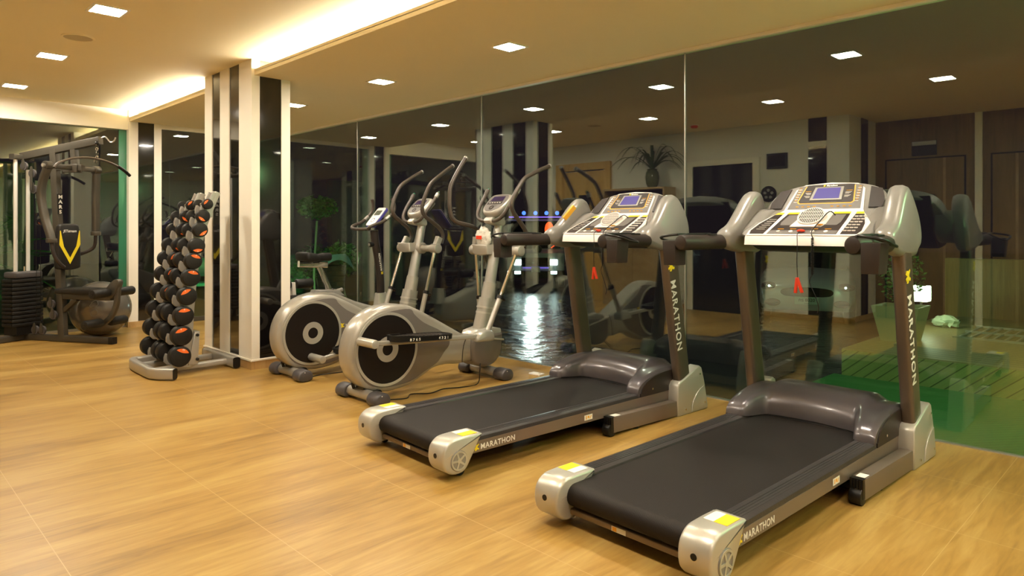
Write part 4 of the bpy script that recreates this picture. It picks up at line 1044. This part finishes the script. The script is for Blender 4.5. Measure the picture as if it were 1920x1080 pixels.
# ================================================================== MULTI-GYM, BALL, BENCH
def make_gym():
    T = empty('multi_gym', (-9.37, 1.515, 0), math.radians(-59.3), 'dark grey multi-gym with weight stack, lat bar and yellow V backrest by the side glass', 'multi-gym')
    obj('base_tube', rtube(BM(), [(0, -.10, .038), (0, 1.17, .038)], .06, .068, .006), 'gym', T, angle=40)
    obj('end_cap', rtube(BM(), [(0, 1.17, .038), (0, 1.225, .038)], .066, .074, .006), 'black', T, angle=40)
    obj('cross_foot', rtube(BM(), [(-.16, -.02, .036), (.62, -.02, .036)], .06, .062, .006), 'gym', T, angle=40)
    m1 = obj('mast', rtube(BM(), [(0, .525, .05), (0, .400, 2.15)], .062, .085, .006), 'gym', T, angle=40)
    a = Vector((0, -.125, 2.10)).normalized(); b = Vector((0, a.z, -a.y))
    # badge letters, stacked
    base_ = Vector((0, .438, 1.60)) + b * .045
    obj('name_plate', box(BM(), -.030, .030, .470, .486, 1.415, 1.645), 'black', m1, smooth=False)
    for k, ch in enumerate('MARS'):
        zz = 1.60 - k * .056
        text('badge_letter', ch, .066, 'print_w', m1, (lambda zz: lambda v: Vector((-v.x, .487 + v.z, zz + v.y * .8 - .005)))(zz), .03, .001, align='CENTER')
    bm_ = obj('top_beam', rtube(BM(), [(0, -.06, 2.075), (0, 1.04, 2.225)], .06, .085, .006), 'gym', T, angle=40)
    obj('rod_head', rtube(BM(), [(-.11, -.05, 2.065), (.13, -.05, 2.065)], .075, .06, .010), 'gym', T, angle=40)
    bm = BM(); tube(bm, [(0, 1.05, 2.25), (.0, 1.10, 2.26), (0, 1.17, 2.20), (0, 1.22, 2.215), (0, 1.235, 2.25)], .008, 8, smooth=3)
    obj('beam_hook', bm, 'steel', bm_)
    for x, zt in ((.085, 2.05), (-.065, 1.93)):
        obj('guide_rod', cyl(BM(), (x, -.05, .08), (x, -.05, zt), .021, n=20), 'rod', T)
    # weight stack, one slab per plate
    for k in range(12):
        z0 = .165 + k * .0445
        bm = prism(BM(), [(-.150, -.125), (-.170, -.06), (-.150, .0), (-.170, .05), (-.10, .085), (.13, .085), (.205, .05), (.185, .0), (.205, -.06), (.185, -.125)], z0, z0 + .041, 'xy', inset=.010)
        obj('weight_plate', bm, 'rubber', T, angle=40)
    obj('top_plate', prism(BM(), [(-.14, -.105), (-.14, .07), (.175, .07), (.175, -.105)], .70, .775, 'xy', inset=.018), 'cap', T, angle=50)
    obj('selector_stem', cyl(BM(), (.01, -.01, .77), (.01, -.01, .83), .010), 'chrome', T)
    obj('stack_base', box(BM(), -.14, .17, -.11, .07, .07, .165), 'black', T, smooth=False)
    # front head bracket with pivot axle for the press arms
    obj('head_post', rtube(BM(), [(0, .70, 1.90), (0, .67, 2.20)], .055, .07, .006), 'gym', T, angle=40)
    obj('head_rail', rtube(BM(), [(0, .40, 1.945), (0, .80, 1.925)], .05, .065, .006), 'gym', T, angle=40)
    obj('head_plate', box(BM(), -.035, .035, .55, .75, 1.88, 1.97), 'gym', T, bevel=.004)
    ax = obj('pivot_axle', rtube(BM(), [(-.31, .66, 1.93), (.31, .66, 1.93)], .05, .05, .008), 'gym', T, angle=40)
    for s in (-1, 1):
        hub = obj('pivot_hub', cyl(BM(), (s * .27, .66, 1.93), (s * .345, .66, 1.93), .048, rnd=.006), 'gym', T)
        obj('pivot_bolt', cyl(BM(), (s * .34, .66, 1.93), (s * .37, .66, 1.93), .018, n=12), 'steel', hub)
        if s > 0: pts = [(.315, .665, 1.90), (.315, .60, 1.75), (.315, .585, 1.58), (.315, .63, 1.38), (.315, .70, 1.20), (.315, .72, 1.12)]; tail = [(.315, .72, 1.12), (.31, .74, 1.00), (.27, .76, .90), (.20, .76, .84)]
        else: pts = [(-.315, .655, 1.90), (-.315, .645, 1.6), (-.315, .645, 1.35), (-.315, .645, 1.19)]; tail = [(-.315, .645, 1.20), (-.315, .63, 1.07), (-.29, .59, 1.01), (-.20, .49, .95), (-.15, .45, .93)]
        pa = obj('press_arm', rtube(BM(), pts, .062, .085, .022, smooth=5, up=Vector((1, 0, 0))), 'gym', T, angle=60)
        c = pts[-1]; obj('arm_collar', cyl(BM(), (c[0], c[1], c[2] - .012), (c[0], c[1], c[2] + .035), .052, rnd=.006), 'gym', pa)
        obj('arm_grip', tube(BM(), tail, .019, 12, smooth=4), 'foam', pa)
    # pulleys
    for x, y, z in ((.0, .00, 1.965), (.0, .12, 1.88), (.0, .14, 1.70), (.0, .16, .12), (.0, .26, .12), (.03, .42, .42), (.03, .45, .30)):
        pl = obj('pulley_wheel', ring(BM(), (x + .012, y, z), (1, 0, 0), .012, .048, .022, 28), 'cap', T)
        obj('pulley_bracket', prism(BM(), sm([(y - .022, z - .02), (y - .015, z + .07), (y + .015, z + .07), (y + .022, z - .02), (y, z - .035)], 2), x + .036, x + .041), 'gym', pl)
    obj('pulley_link', box(BM(), .048, .053, .115, .150, 1.69, 1.89), 'gym', T, smooth=False)
    for pts in ([(.01, .0, 1.93), (.01, -.01, .80)], [(.02, .17, 1.70), (.02, .17, .15)], [(.02, .23, 1.86), (.02, .23, .15)], [(.02, .04, 2.02), (.02, 1.0, 2.19)]):
        obj('steel_cable', tube(BM(), pts, .003, 6), 'black', T)
    # lat bar on its snap links
    ch = BM(); 
    for k in range(4): 
        z = 2.17 - k * .045; d = (1, 0, 0) if k % 2 else (0, 1, 0)
        ring(ch, (.04 - .002, 1.03, z), d, .012, .018, .006, 16)
    obj('chain_links', ch, 'chrome', T); obj('end_ball', ellip(BM(), (.04, 1.03, 2.19), .022, .022, .022, su=16, sv=10), 'black', T)
    pts = [(.56, 1.03, 1.88), (.50, 1.03, 1.935), (.34, 1.03, 1.995), (.12, 1.03, 2.02), (-.10, 1.03, 2.0), (-.28, 1.03, 1.945), (-.40, 1.03, 1.875)]
    lb = obj('lat_bar', tube(BM(), pts, .0125, 12, smooth=6), 'arm', T)
    obj('bar_grip', tube(BM(), [(-.24, 1.03, 1.962), (-.33, 1.03, 1.92), (-.41, 1.03, 1.868)], .0175, 12, smooth=4), 'black', lb)
    obj('bar_ring', ring(BM(), (.05, 1.02, 1.99), (0, 1, 0), .015, .022, .007, 20), 'chrome', lb)
    # backrest
    mx = Matrix.Translation((0, .585, 1.06)) @ Matrix.Scale(1.06, 4, (1, 0, 0))
    prof = sm([(-.118, -.245), (0, -.262), (.118, -.245), (.138, -.20), (.135, 0), (.122, .19), (.095, .245), (0, .252), (-.095, .245), (-.122, .19), (-.135, 0), (-.138, -.20)], 3)
    bp = obj('backrest_pad', prism(BM(), prof, -.035, .035, 'xz', mtx=mx, inset=.018), 'pad', T, angle=60)
    for s in (-1, 1):
        pg = [(s * .118, 1.235), (s * .124, 1.235), (s * .132, 1.08), (0, .865), (0, .935), (s * .078, 1.06)]
        obj('yellow_stripe', prism(BM(), pg, .6195, .6225, 'xz'), 'yellow', bp, smooth=False)
    text('backrest_lettering', 'JETstream', .040, 'print_w', bp, lambda v: Vector((-v.x, .6205 + v.z, 1.218 + v.y)), .012, .001, align='CENTER', shear=.15)
    # seat with its frame
    obj('seat_pad', prism(BM(), sm([(-.13, .56), (-.15, .62), (-.15, 1.0), (-.12, 1.10), (0, 1.13), (.12, 1.10), (.15, 1.0), (.15, .62), (.13, .56), (0, .545)], 3), .545, .600, 'xy', inset=.015), 'pad', T, angle=60)
    obj('seat_tube', rtube(BM(), [(0, .50, .505), (0, 1.19, .505)], .05, .062, .006), 'gym', T, angle=40)
    obj('seat_brace', rtube(BM(), [(0, .52, .33), (0, .72, .48)], .045, .05, .006), 'gym', T, angle=40)
    lv = obj('leg_lever', rtube(BM(), [(0, 1.27, .68), (0, 1.265, .55), (0, 1.245, .42), (0, 1.18, .30), (0, 1.08, .22)], .045, .055, .010, smooth=4), 'gym', T, angle=60)
    obj('lever_plate', prism(BM(), sm([(1.13, .52), (1.15, .62), (1.24, .70), (1.30, .70), (1.30, .64), (1.22, .50)], 2), -.035, .035, inset=.006), 'gym', T, angle=50)
    for y, z in ((1.20, .565), (1.10, .235)):
        for s in (-1, 1):
            ro = obj('foam_roller', cyl(BM(), (s * .055, y, z), (s * .275, y, z), .048, rnd=.014), 'pad', T)
            obj('roller_hub', cyl(BM(), (s * .274, y, z), (s * .279, y, z), .014), 'black', ro)
    return T
make_gym()
bm = BM(); ellip(bm, (0, 0, .318), .325, .325, .318, su=40, sv=26)
bl = obj('exercise_ball', bm, 'sweat'); bl.location = (-9.13, 2.20, 0); tag(bl, 'shiny grey exercise ball on the floor behind the multi-gym seat', 'exercise ball')
bm = BM()
for pts in ([(-.04, .02), (.02, .06), (.05, 0), (0, -.04), (-.05, -.02), (-.02, .03)], [(-.03, -.1), (.03, -.08), (.04, -.14), (-.02, -.16), (-.04, -.12)]):
    P = []
    for a, b in catmull([(a, b, 0) for a, b in pts], 4, True) and [(p.x, p.y) for p in catmull([(a, b, 0) for a, b in pts], 4, True)]:
        d = Vector((.90, -.42, .0)).normalized(); s = Vector((.42, .90, 0)).normalized(); v = d + s * a * 2.6 + Vector((0, 0, b * 2.6 + .25)); v.normalize(); P.append(Vector((0, 0, .318)) + v * .3262)
    tube(bm, P + [P[0]], .003, 5)
obj('ball_print', bm, 'horn', bl)

# sit-up bench behind the striped column
T = empty('sit_up_bench', (-7.02, 3.36, 0), 0, 'white framed sit-up bench with black foam rollers, mostly behind the striped column', 'exercise bench')
bm = BM(); m_ = Matrix.Translation((0, 0, .36)) @ Matrix.Rotation(math.radians(-20), 4, 'Y')
prism(bm, rrect(1.15, .28, .06), -.03, .03, 'xy', mtx=m_, inset=.012); obj('bench_pad', bm, 'pad', T, angle=60)
obj('bench_beam', rtube(BM(), [(-.62, 0, .10), (.45, 0, .50)], .05, .06, .008), 'panel_w', T, angle=50)
obj('support_leg', rtube(BM(), [(.36, 0, .46), (.46, 0, .03)], .05, .05, .008), 'panel_w', T, angle=50)
obj('cross_foot', rtube(BM(), [(.46, -.25, .03), (.46, .25, .03)], .05, .05, .008), 'panel_w', T, angle=50)
obj('cross_foot', rtube(BM(), [(-.62, -.20, .03), (-.62, .20, .03)], .05, .05, .02), 'panel_w', T, angle=50)
obj('rear_pad', prism(BM(), sm([(-.75, .06), (-.70, .22), (-.50, .24), (-.52, .12), (-.60, .055)], 3), -.24, .10, 'xz', inset=.015), 'pad', T, angle=60)
obj('roller_bracket', prism(BM(), [(.26, .46), (.26, .55), (.34, .57), (.36, .70), (.40, .70), (.42, .56), (.46, .52), (.46, .46)], -.02, .02, 'xz'), 'panel_w', T, smooth=False, bevel=.004)
for s in (-1, 1): obj('foam_roller', cyl(BM(), (.38, s * .03, .68), (.38, s * .22, .68), .05, rnd=.014), 'pad', T)
# ================================================================== ROOM BEHIND THE CAMERA (seen in the glass)
T = empty('display_cabinet', (-6.48, -.10, 0), 0, 'oak cabinet against the white wall, plant on top, mirrored in the glass', 'cabinet')
bm = BM(); box(bm, -.60, -.57, -.15, .18, 0, 1.92); box(bm, .57, .60, -.15, .18, 0, 1.92); box(bm, -.57, .57, -.15, .18, 1.89, 1.92); box(bm, -.57, .57, -.15, .18, 1.50, 1.53); box(bm, -.57, .57, -.15, .18, 0.0, .08)
obj('cabinet_body', bm, 'oak', T, smooth=False)
obj('back_panel', box(BM(), -.57, .57, -.15, -.14, .08, 1.89), 'tail', T, smooth=False)
for s in (-1, 1):
    d_ = obj('cabinet_door', box(BM(), -.565 if s < 0 else .004, -.004 if s < 0 else .565, .16, .18, .085, 1.495), 'oak', T, smooth=False)
    obj('door_knob', ellip(BM(), (s * .05, .195, .95), .013, .013, .013, su=12, sv=8), 'steel', d_)
T = empty('potted_bromeliad', (-6.22, -.10, 1.92), 0, 'olive glazed vase with arching bromeliad leaves on top of the oak cabinet', 'potted plant')
bm = BM(); prof = [(.0, 0), (.07, 0), (.10, .06), (.115, .16), (.10, .25), (.075, .28), (.085, .30), (.07, .30), (.0, .27)]
n = 28; rings = [[bm.verts.new((r * math.cos(2 * PI * i / n), r * math.sin(2 * PI * i / n), z)) for i in range(n)] for r, z in prof[1:-1]]
for a, b in zip(rings, rings[1:]):
    for j in range(n): bm.faces.new((a[j], a[(j + 1) % n], b[(j + 1) % n], b[j]))
bm.faces.new(rings[0][::-1]); bm.faces.new(rings[-1]); obj('vase', bm, 'vase', T)
random.seed(3)
for k in range(22):
    a = 2 * PI * k / 22 + random.uniform(-.2, .2); L_ = random.uniform(.45, .8); up = random.uniform(.18, .5); d = Vector((math.cos(a), math.sin(a) * .35 + (.12), 0)); bm = BM(); rows_ = []
    s = Vector((-d.y, d.x, 0)).normalized()
    for i in range(11):
        t = i / 10; p = d * L_ * t + Vector((0, 0, .28 + up * math.sin(t * 2.3) - .18 * t * t)); wv = .024 * math.sin(PI * min(1, t * .85 + .15)) + .002
        if p.y < -.13: p.y = -.13
        rows_.append((bm.verts.new(p - s * wv), bm.verts.new(p + Vector((0, 0, -.006))), bm.verts.new(p + s * wv)))
    for a_, b_ in zip(rows_, rows_[1:]):
        bm.faces.new((a_[0], a_[1], b_[1], b_[0])); bm.faces.new((a_[1], a_[2], b_[2], b_[1]))
    obj('leaf', bm, 'leaf_p', T)
bm = BM()
for k in range(10):
    a = k * .63; prism(bm, [(0, .30), (.03, .38), (0, .50)], -.003, .003, 'xz', mtx=Matrix.Rotation(a, 4, 'Z'))
obj('flower', bm, mat('wine_bract', (.25, .02, .04), .5), T, smooth=False)
T = empty('wall_speaker', (-4.235, -.262, 2.22), 0, 'black square wall plate high beside the door frame, mirrored above the right console', 'wall plate')
obj('plate', box(BM(), -.15, .15, 0, .03, -.11, .11), 'black', T, bevel=.005); obj('inner_panel', box(BM(), -.12, .12, .03, .034, -.08, .08), 'tail', T, smooth=False)
T = empty('round_wall_vent', (-4.36, -.262, 1.755), 0, 'round black vent with five holes on the white wall, mirrored left of the console', 'vent')
obj('vent_plate', cyl(BM(), (0, 0, 0), (0, .02, 0), .115, n=36), 'black', T)
for k in range(5):
    a = k * 2 * PI / 5 + .3; obj('vent_hole', cyl(BM(), (.055 * math.cos(a), .019, .055 * math.sin(a)), (.055 * math.cos(a), .023, .055 * math.sin(a)), .021), 'horn', T)
T = empty('wall_sign', (-2.655, -1.30, 2.355), 0, 'small dark sign with a pale top band above the veneer door', 'sign')
obj('sign_face', box(BM(), -.15, .15, 0, .02, -.10, .10), 'black', T, bevel=.003); obj('pale_band', box(BM(), -.145, .145, .02, .023, .04, .095), 'shell', T, smooth=False)

# ================================================================== OUTSIDE
def ostruct(name, bm, m): return struct(name, bm, m)
ostruct('ground_terrace', box(BM(), -2.30, 6, 4.625, 6.30, -.6, -.03), 'terrace')
ostruct('ground_garden', box(BM(), -30, -9.72, -6, 7.2, -.6, -.06), 'soil')
ostruct('ground_verge', box(BM(), -9.72, -2.30, 4.625, 5.0, -.9, -.10), 'soil')
ostruct('ground_road', box(BM(), -60, 12, 5.0, 60, -.9, -.5), 'asphalt')
ostruct('wall_platform', box(BM(), -2.23, 6, 6.29, 6.34, -.5, .19), 'riser')
ostruct('ground_platform', box(BM(), -2.23, 6, 6.30, 12, -.5, .20), 'deck')
ostruct('wall_yard', box(BM(), -2.2, 6, 9.6, 9.75, .2, .9), 'cabinet')
ostruct('wall_render', box(BM(), -12.6, -12.4, -3, 2.1, -.1, 2.25), 'plaster_out')
bm = BM()
for k in range(14): box(bm, -1.66 + k * .09, -1.64 + k * .09, 7.7, 8.7, .2, .215)
for y in (7.7, 8.2, 8.7): box(bm, -1.70, -.4, y - .015, y + .015, .2, .218)
tag(obj('drain_grate', bm, 'steel', smooth=False), 'metal slatted grate in the outdoor deck at the right edge', 'grate')
T = empty('deck_lantern', (-2.06, 8.05, .20), 0, 'glowing white cube lantern standing on the outdoor deck', 'lantern')
obj('lamp_shade', box(BM(), -.075, .075, -.075, .075, .30, .46), 'lantern', T, bevel=.01); obj('lamp_post', cyl(BM(), (0, 0, 0), (0, 0, .30), .012), 'black', T); obj('lamp_cap', cyl(BM(), (0, 0, .46), (0, 0, .50), .05, .015), 'black', T)
def foliage(name, c, r, n, size, m, parent, flat=1.0):
    bm = BM()
    for _ in range(n):
        while True:
            v = Vector((random.uniform(-1, 1), random.uniform(-1, 1), random.uniform(-1, 1)))
            if .35 < v.length < 1: break
        p = Vector(c) + Vector((v.x * r[0], v.y * r[1], v.z * r[2]))
        a = Vector((random.gauss(0, 1), random.gauss(0, 1), random.gauss(0, .6))).normalized(); b = a.cross(Vector((random.gauss(0, 1), random.gauss(0, 1), random.gauss(0, 1)))).normalized()
        s = size * random.uniform(.6, 1.3)
        vs_ = [bm.verts.new(p - a * s), bm.verts.new(p + b * s * .42), bm.verts.new(p + a * s), bm.verts.new(p - b * s * .42)]
        bm.faces.new(vs_)
    return obj(name, bm, m, parent, smooth=False)
def planter(x, y, z, w_, h_, label):
    T = empty('tapered_planter', (x, y, z), 0, label, 'planter')
    bm = BM(); a = w_ * .34; b = w_ / 2
    vs_ = [bm.verts.new(v) for v in ((-a, -a, 0), (a, -a, 0), (a, a, 0), (-a, a, 0), (-b, -b, h_), (b, -b, h_), (b, b, h_), (-b, b, h_), (-b * .88, -b * .88, h_), (b * .88, -b * .88, h_), (b * .88, b * .88, h_), (-b * .88, b * .88, h_), (-b * .8, -b * .8, h_ - .05), (b * .8, -b * .8, h_ - .05), (b * .8, b * .8, h_ - .05), (-b * .8, b * .8, h_ - .05))]
    bm.faces.new(vs_[0:4][::-1])
    for k in range(3):
        for j in range(4): bm.faces.new((vs_[k * 4 + j], vs_[k * 4 + (j + 1) % 4], vs_[k * 4 + 4 + (j + 1) % 4], vs_[k * 4 + 4 + j]))
    bm.faces.new(vs_[12:16]); obj('planter_pot', bm, 'pot', T, smooth=False)
    foliage('leaves', (0, 0, h_ + .30), (.20, .20, .28), 420, .022, 'leaf', T)
    for k in range(4): obj('stem', tube(BM(), [(0, 0, h_ - .05), (random.uniform(-.12, .12), random.uniform(-.1, .1), h_ + .35)], .008, 6), 'trunk', T)
planter(-2.0, 7.15, .20, .40, .33, 'pale green tapered planter with a leafy shrub beside the lantern')
planter(-1.05, 9.1, .20, .42, .50, 'pale green tapered planter at the right edge of the deck')
T = empty('pale_shoe', (-1.93, 8.45, .20), 0, 'pale crumpled cloth lying on the deck boards', 'cloth'); bm = BM(); ellip(bm, (0, 0, .06), .13, .07, .06, su=16, sv=10)
for v in bm.verts: v.co += Vector((random.uniform(-.02, .02), random.uniform(-.02, .02), random.uniform(-.015, .02)))
for v in bm.verts: v.co.z = max(v.co.z, .002)
obj('cloth_fold', bm, 'shoe', T)
T.name = 'crumpled_cloth'
# garden behind the left panes
T = empty('standard_tree', (-10.35, 5.65, -.06), 0, 'small round-headed tree on a thin pale trunk, green lit, beyond the glass', 'tree')
obj('trunk', tube(BM(), [(0, 0, 0), (-.10, .02, .5), (-.06, .02, 1.0), (.03, 0, 1.45)], .018, 8, smooth=4), 'trunk', T)
foliage('crown', (.03, 0, 1.68), (.34, .34, .20), 620, .042, 'leaf', T)
for (x, y, z, r, n, l_) in ((-10.9, 5.45, .42, .38, 520, 'low dark shrub under the round-headed tree'), (-9.50, 5.62, .78, .36, 620, 'bushy shrub on two curved stems left of the glass seam'), (-11.6, 6.3, .65, .45, 500, 'dark shrub at the left, behind the bicycle seat')):
    T = empty('garden_shrub', (x, y, -.06), 0, l_, 'shrub', None)
    foliage('leaves', (0, 0, z + .06), (r, r * .8, r * .75), n, .045, 'leaf', T)
    for s in (-1, 1): obj('stem', tube(BM(), [(s * .04, 0, 0), (s * .14, 0, .2), (s * .06, 0, .45), (s * .10, 0, z)], .014, 7, smooth=4), 'trunk', T)
T = empty('ribbed_pot', (-8.98, 5.15, -.10), 0, 'dark ribbed garden pot covered with teal cloth, beyond the glass', 'plant pot')
bm = BM()
for k in range(11):
    z = k * .075; cyl(bm, (0, 0, z), (0, 0, z + .07), .15 + .005 * k, .162 + .005 * k, n=24)
obj('pot_body', bm, 'pot_d', T)
bm = BM(); vv = {}
for i in range(15):
    for j in range(9):
        x = (i - 7) * .038; y = (j - 4) * .055; r = math.hypot(x, y); vv[i, j] = bm.verts.new((x, y, .93 + .06 * math.sin(x * 9 + y * 5) - max(0, r - .2) * 1.0))
for i in range(14):
    for j in range(8): bm.faces.new((vv[i, j], vv[i + 1, j], vv[i + 1, j + 1], vv[i, j + 1]))
o = obj('cloth_cover', bm, 'cloth', T)
# palm beyond the left panes
T = empty('fan_palm', (-11.3, 1.25, -.06), 0, 'green-lit palm with long narrow fronds beyond the side glass', 'palm')
obj('trunk', tube(BM(), [(0, 0, 0), (.03, 0, .5), (0, 0, .9)], .07, 10), 'trunk', T)
random.seed(11)
for k in range(15):
    a = random.uniform(0, 2 * PI); L_ = random.uniform(.8, 1.3); up = random.uniform(-.1, .7); d = Vector((math.cos(a) * .6, math.sin(a), up)).normalized(); bm = BM(); s = Vector((-d.y, d.x, 0)).normalized()
    pts = [Vector((0, 0, .9)) + d * L_ * t + Vector((0, 0, -.35 * t * t)) for t in [i / 14 for i in range(15)]]
    tube(bm, pts, .006, 5)
    for i, p in enumerate(pts[2:], 2):
        for q in (-1, 1):
            e = p + s * q * (.28 - .008 * i) + d * .16 + Vector((0, 0, -.06)); w2 = d * .011
            bm.faces.new([bm.verts.new(p - w2), bm.verts.new(p + w2), bm.verts.new(e)])
    obj('frond', bm, 'leaf', T, smooth=False)
bm = BM(); box(bm, -.6, .6, -.05, .05, 0, .04); 
T = empty('garden_bench', (-11.2, 4.0, -.06), PI / 2 - .2, 'green-lit low bench beyond the far panes', 'bench')
obj('bench_seat', box(BM(), -.7, .7, -.2, .2, .42, .47), 'bench_green', T, bevel=.006); obj('bench_back', box(BM(), -.7, .7, .18, .21, .55, .85), 'bench_green', T, bevel=.006)
for s in (-1, 1): obj('leg', box(BM(), s * .55 - .03, s * .55 + .03, -.18, .2, 0, .56), 'bench_green', T, smooth=False)

# truck on the road, facing the gym
yaw = math.radians(44)
T = empty('service_truck', (-13.74 - .02, 14.56 + .02, -.5), yaw, 'parked truck with lit headlamps and blue roof lights out on the wet road', 'truck')
tk = obj('cab_body', prism(BM(), [(0, .35), (0, 1.05), (.25, 1.15), (.55, 2.05), (3.8, 2.1), (3.8, .35)], -.85, .85, inset=.05), 'car', T, angle=40)
obj('windscreen', prism(BM(), [(.24, 1.18), (.22, 1.2), (.50, 2.0), (.53, 1.98)], -.74, .74), 'tail', T, smooth=False)
obj('bumper', prism(BM(), [(-.08, .32), (-.08, .52), (.05, .56), (.05, .32)], -.86, .86, inset=.02), 'tail', T)
obj('grille', box(BM(), -.42, .42, -.02, .02, .66, .92), 'tail', T, smooth=False)
obj('number_plate', box(BM(), -.13, .13, -.10, -.08, .50, .64), 'print_w', T, smooth=False)
obj('round_emblem', cyl(BM(), (.08, -.02, 1.16), (.08, .04, 1.17), .10), 'black', T)
for s in (-1, 1):
    obj('headlamp', box(BM(), s * .53 - .11, s * .53 + .11, -.03, .0, .70, .86), 'head', T, bevel=.02); obj('fog_lamp', box(BM(), s * .53 - .09, s * .53 + .09, -.10, -.08, .44, .53), 'head', T, bevel=.02)
    for y in (.7, 3.0): obj('wheel', cyl(BM(), (s * .70, y, .33), (s * .88, y, .33), .33, rnd=.04), 'rubber', T)
for x in (-.35, .0, .33, .65): obj('roof_marker', ellip(BM(), (x, .50, 2.24), .06, .04, .06, su=14, sv=10), 'blue', T)
obj('roof_rack', rtube(BM(), [(-.8, .52, 2.12), (.8, .52, 2.12)], .03, .03, .005), 'violet', T)
obj('grille_light', tube(BM(), [(-.38, -.04, .62), (.38, -.04, .62)], .008, 6), 'violet', T)
obj('hazard_lamp', ellip(BM(), (.40, .16, 1.75), .13, .05, .22, su=18, sv=12), 'redglow', T)
for s in (-1, 1): obj('wiper_light', tube(BM(), [(s * .62, .20, 1.32), (s * .46, .17, 1.20)], .014, 6), 'redglow', T)
lamp('headlamp_beam', 'SPOT', (-13.45, 14.1, .30), 160, (.85, .92, 1), '', .03, (-9.5, 9.8, -.5), 80)

# white car farther right
T = empty('white_car', (-5.22, 12.95, -.5), math.radians(22), 'white car parked on the road, its front and number plate facing the glass', 'car')
# lofted body: sections along its length
secs = [(-.0, .26, .62, .60), (.04, .22, .70, .76), (.25, .20, .80, .84), (.9, .20, .93, .87), (1.15, .20, .97, .88), (3.4, .20, 1.0, .88), (4.2, .24, .98, .84), (4.35, .34, .85, .74)]
bm = BM(); rings = []
for y, z0, z1, w_ in secs:
    pr_ = [(-w_ * .92, z0), (-w_, z0 + .14), (-w_, z1 - .16), (-w_ * .86, z1), (0, z1 + .035), (w_ * .86, z1), (w_, z1 - .16), (w_, z0 + .14), (w_ * .92, z0)]
    rings.append([bm.verts.new((a, y, b)) for a, b in pr_])
for a, b in zip(rings, rings[1:]):
    for j in range(9): bm.faces.new((a[j], a[(j + 1) % 9], b[(j + 1) % 9], b[j]))
bm.faces.new(rings[0][::-1]); bm.faces.new(rings[-1]); obj('car_body', bm, 'car', T, angle=50)
bm = BM(); rings = []
for y, z, w_ in ((1.0, .95, .74), (1.75, 1.42, .58), (3.1, 1.44, .58), (4.0, 1.0, .70)): rings.append([bm.verts.new((-w_, y, z)), bm.verts.new((w_, y, z)), bm.verts.new((w_ * 1.12, y, .93)), bm.verts.new((-w_ * 1.12, y, .93))])
for a, b in zip(rings, rings[1:]):
    for j in range(4): bm.faces.new((a[j], a[(j + 1) % 4], b[(j + 1) % 4], b[j]))
bm.faces.new(rings[0][::-1]); bm.faces.new(rings[-1]); obj('cabin_glass', bm, 'tail', T, angle=30)
obj('roof_panel', box(BM(), -.56, .56, 1.78, 3.1, 1.425, 1.46), 'car', T, bevel=.02)
obj('grille', prism(BM(), sm([(-.40, .50), (-.42, .62), (0, .66), (.42, .62), (.40, .50), (0, .48)], 3), -.03, .02, 'xz'), 'tail', T)
np_ = obj('number_plate', box(BM(), -.21, .21, -.055, -.035, .34, .48), 'plate', T, bevel=.003)
text('plate_lettering', 'กร 8020', .085, 'black', np_, lambda v: Vector((v.x, -.057 - v.z, .395 + v.y)), .006, .002, align='CENTER')
text('plate_lettering', 'ระยอง', .032, 'black', np_, lambda v: Vector((v.x, -.057 - v.z, .355 + v.y)), .006, .002, align='CENTER')
for s in (-1, 1):
    hl_ = obj('headlamp', ellip(BM(), (s * .66, .10, .66), .16, .12, .085, su=20, sv=12), 'chrome', T)
    obj('painted_lamp_glint', ellip(BM(), (s * .66, -.02, .67), .02, .01, .02, su=10, sv=8), 'head', hl_)  # small glowing dot stands in for the sparkle on the unlit headlamp
    obj('bumper_intake', ellip(BM(), (s * .60, .0, .36), .14, .05, .07, su=16, sv=10), 'tail', T)
    for y in (.85, 3.45): obj('wheel', cyl(BM(), (s * .66, y, .31), (s * .87, y, .31), .31, rnd=.03), 'rubber', T)
lamp('car_fill_light', 'POINT', (-7.0, 9.5, 4.8), 90, (1, .9, .75), '', .05)  # added light without a fixture, brightens the car and its plate
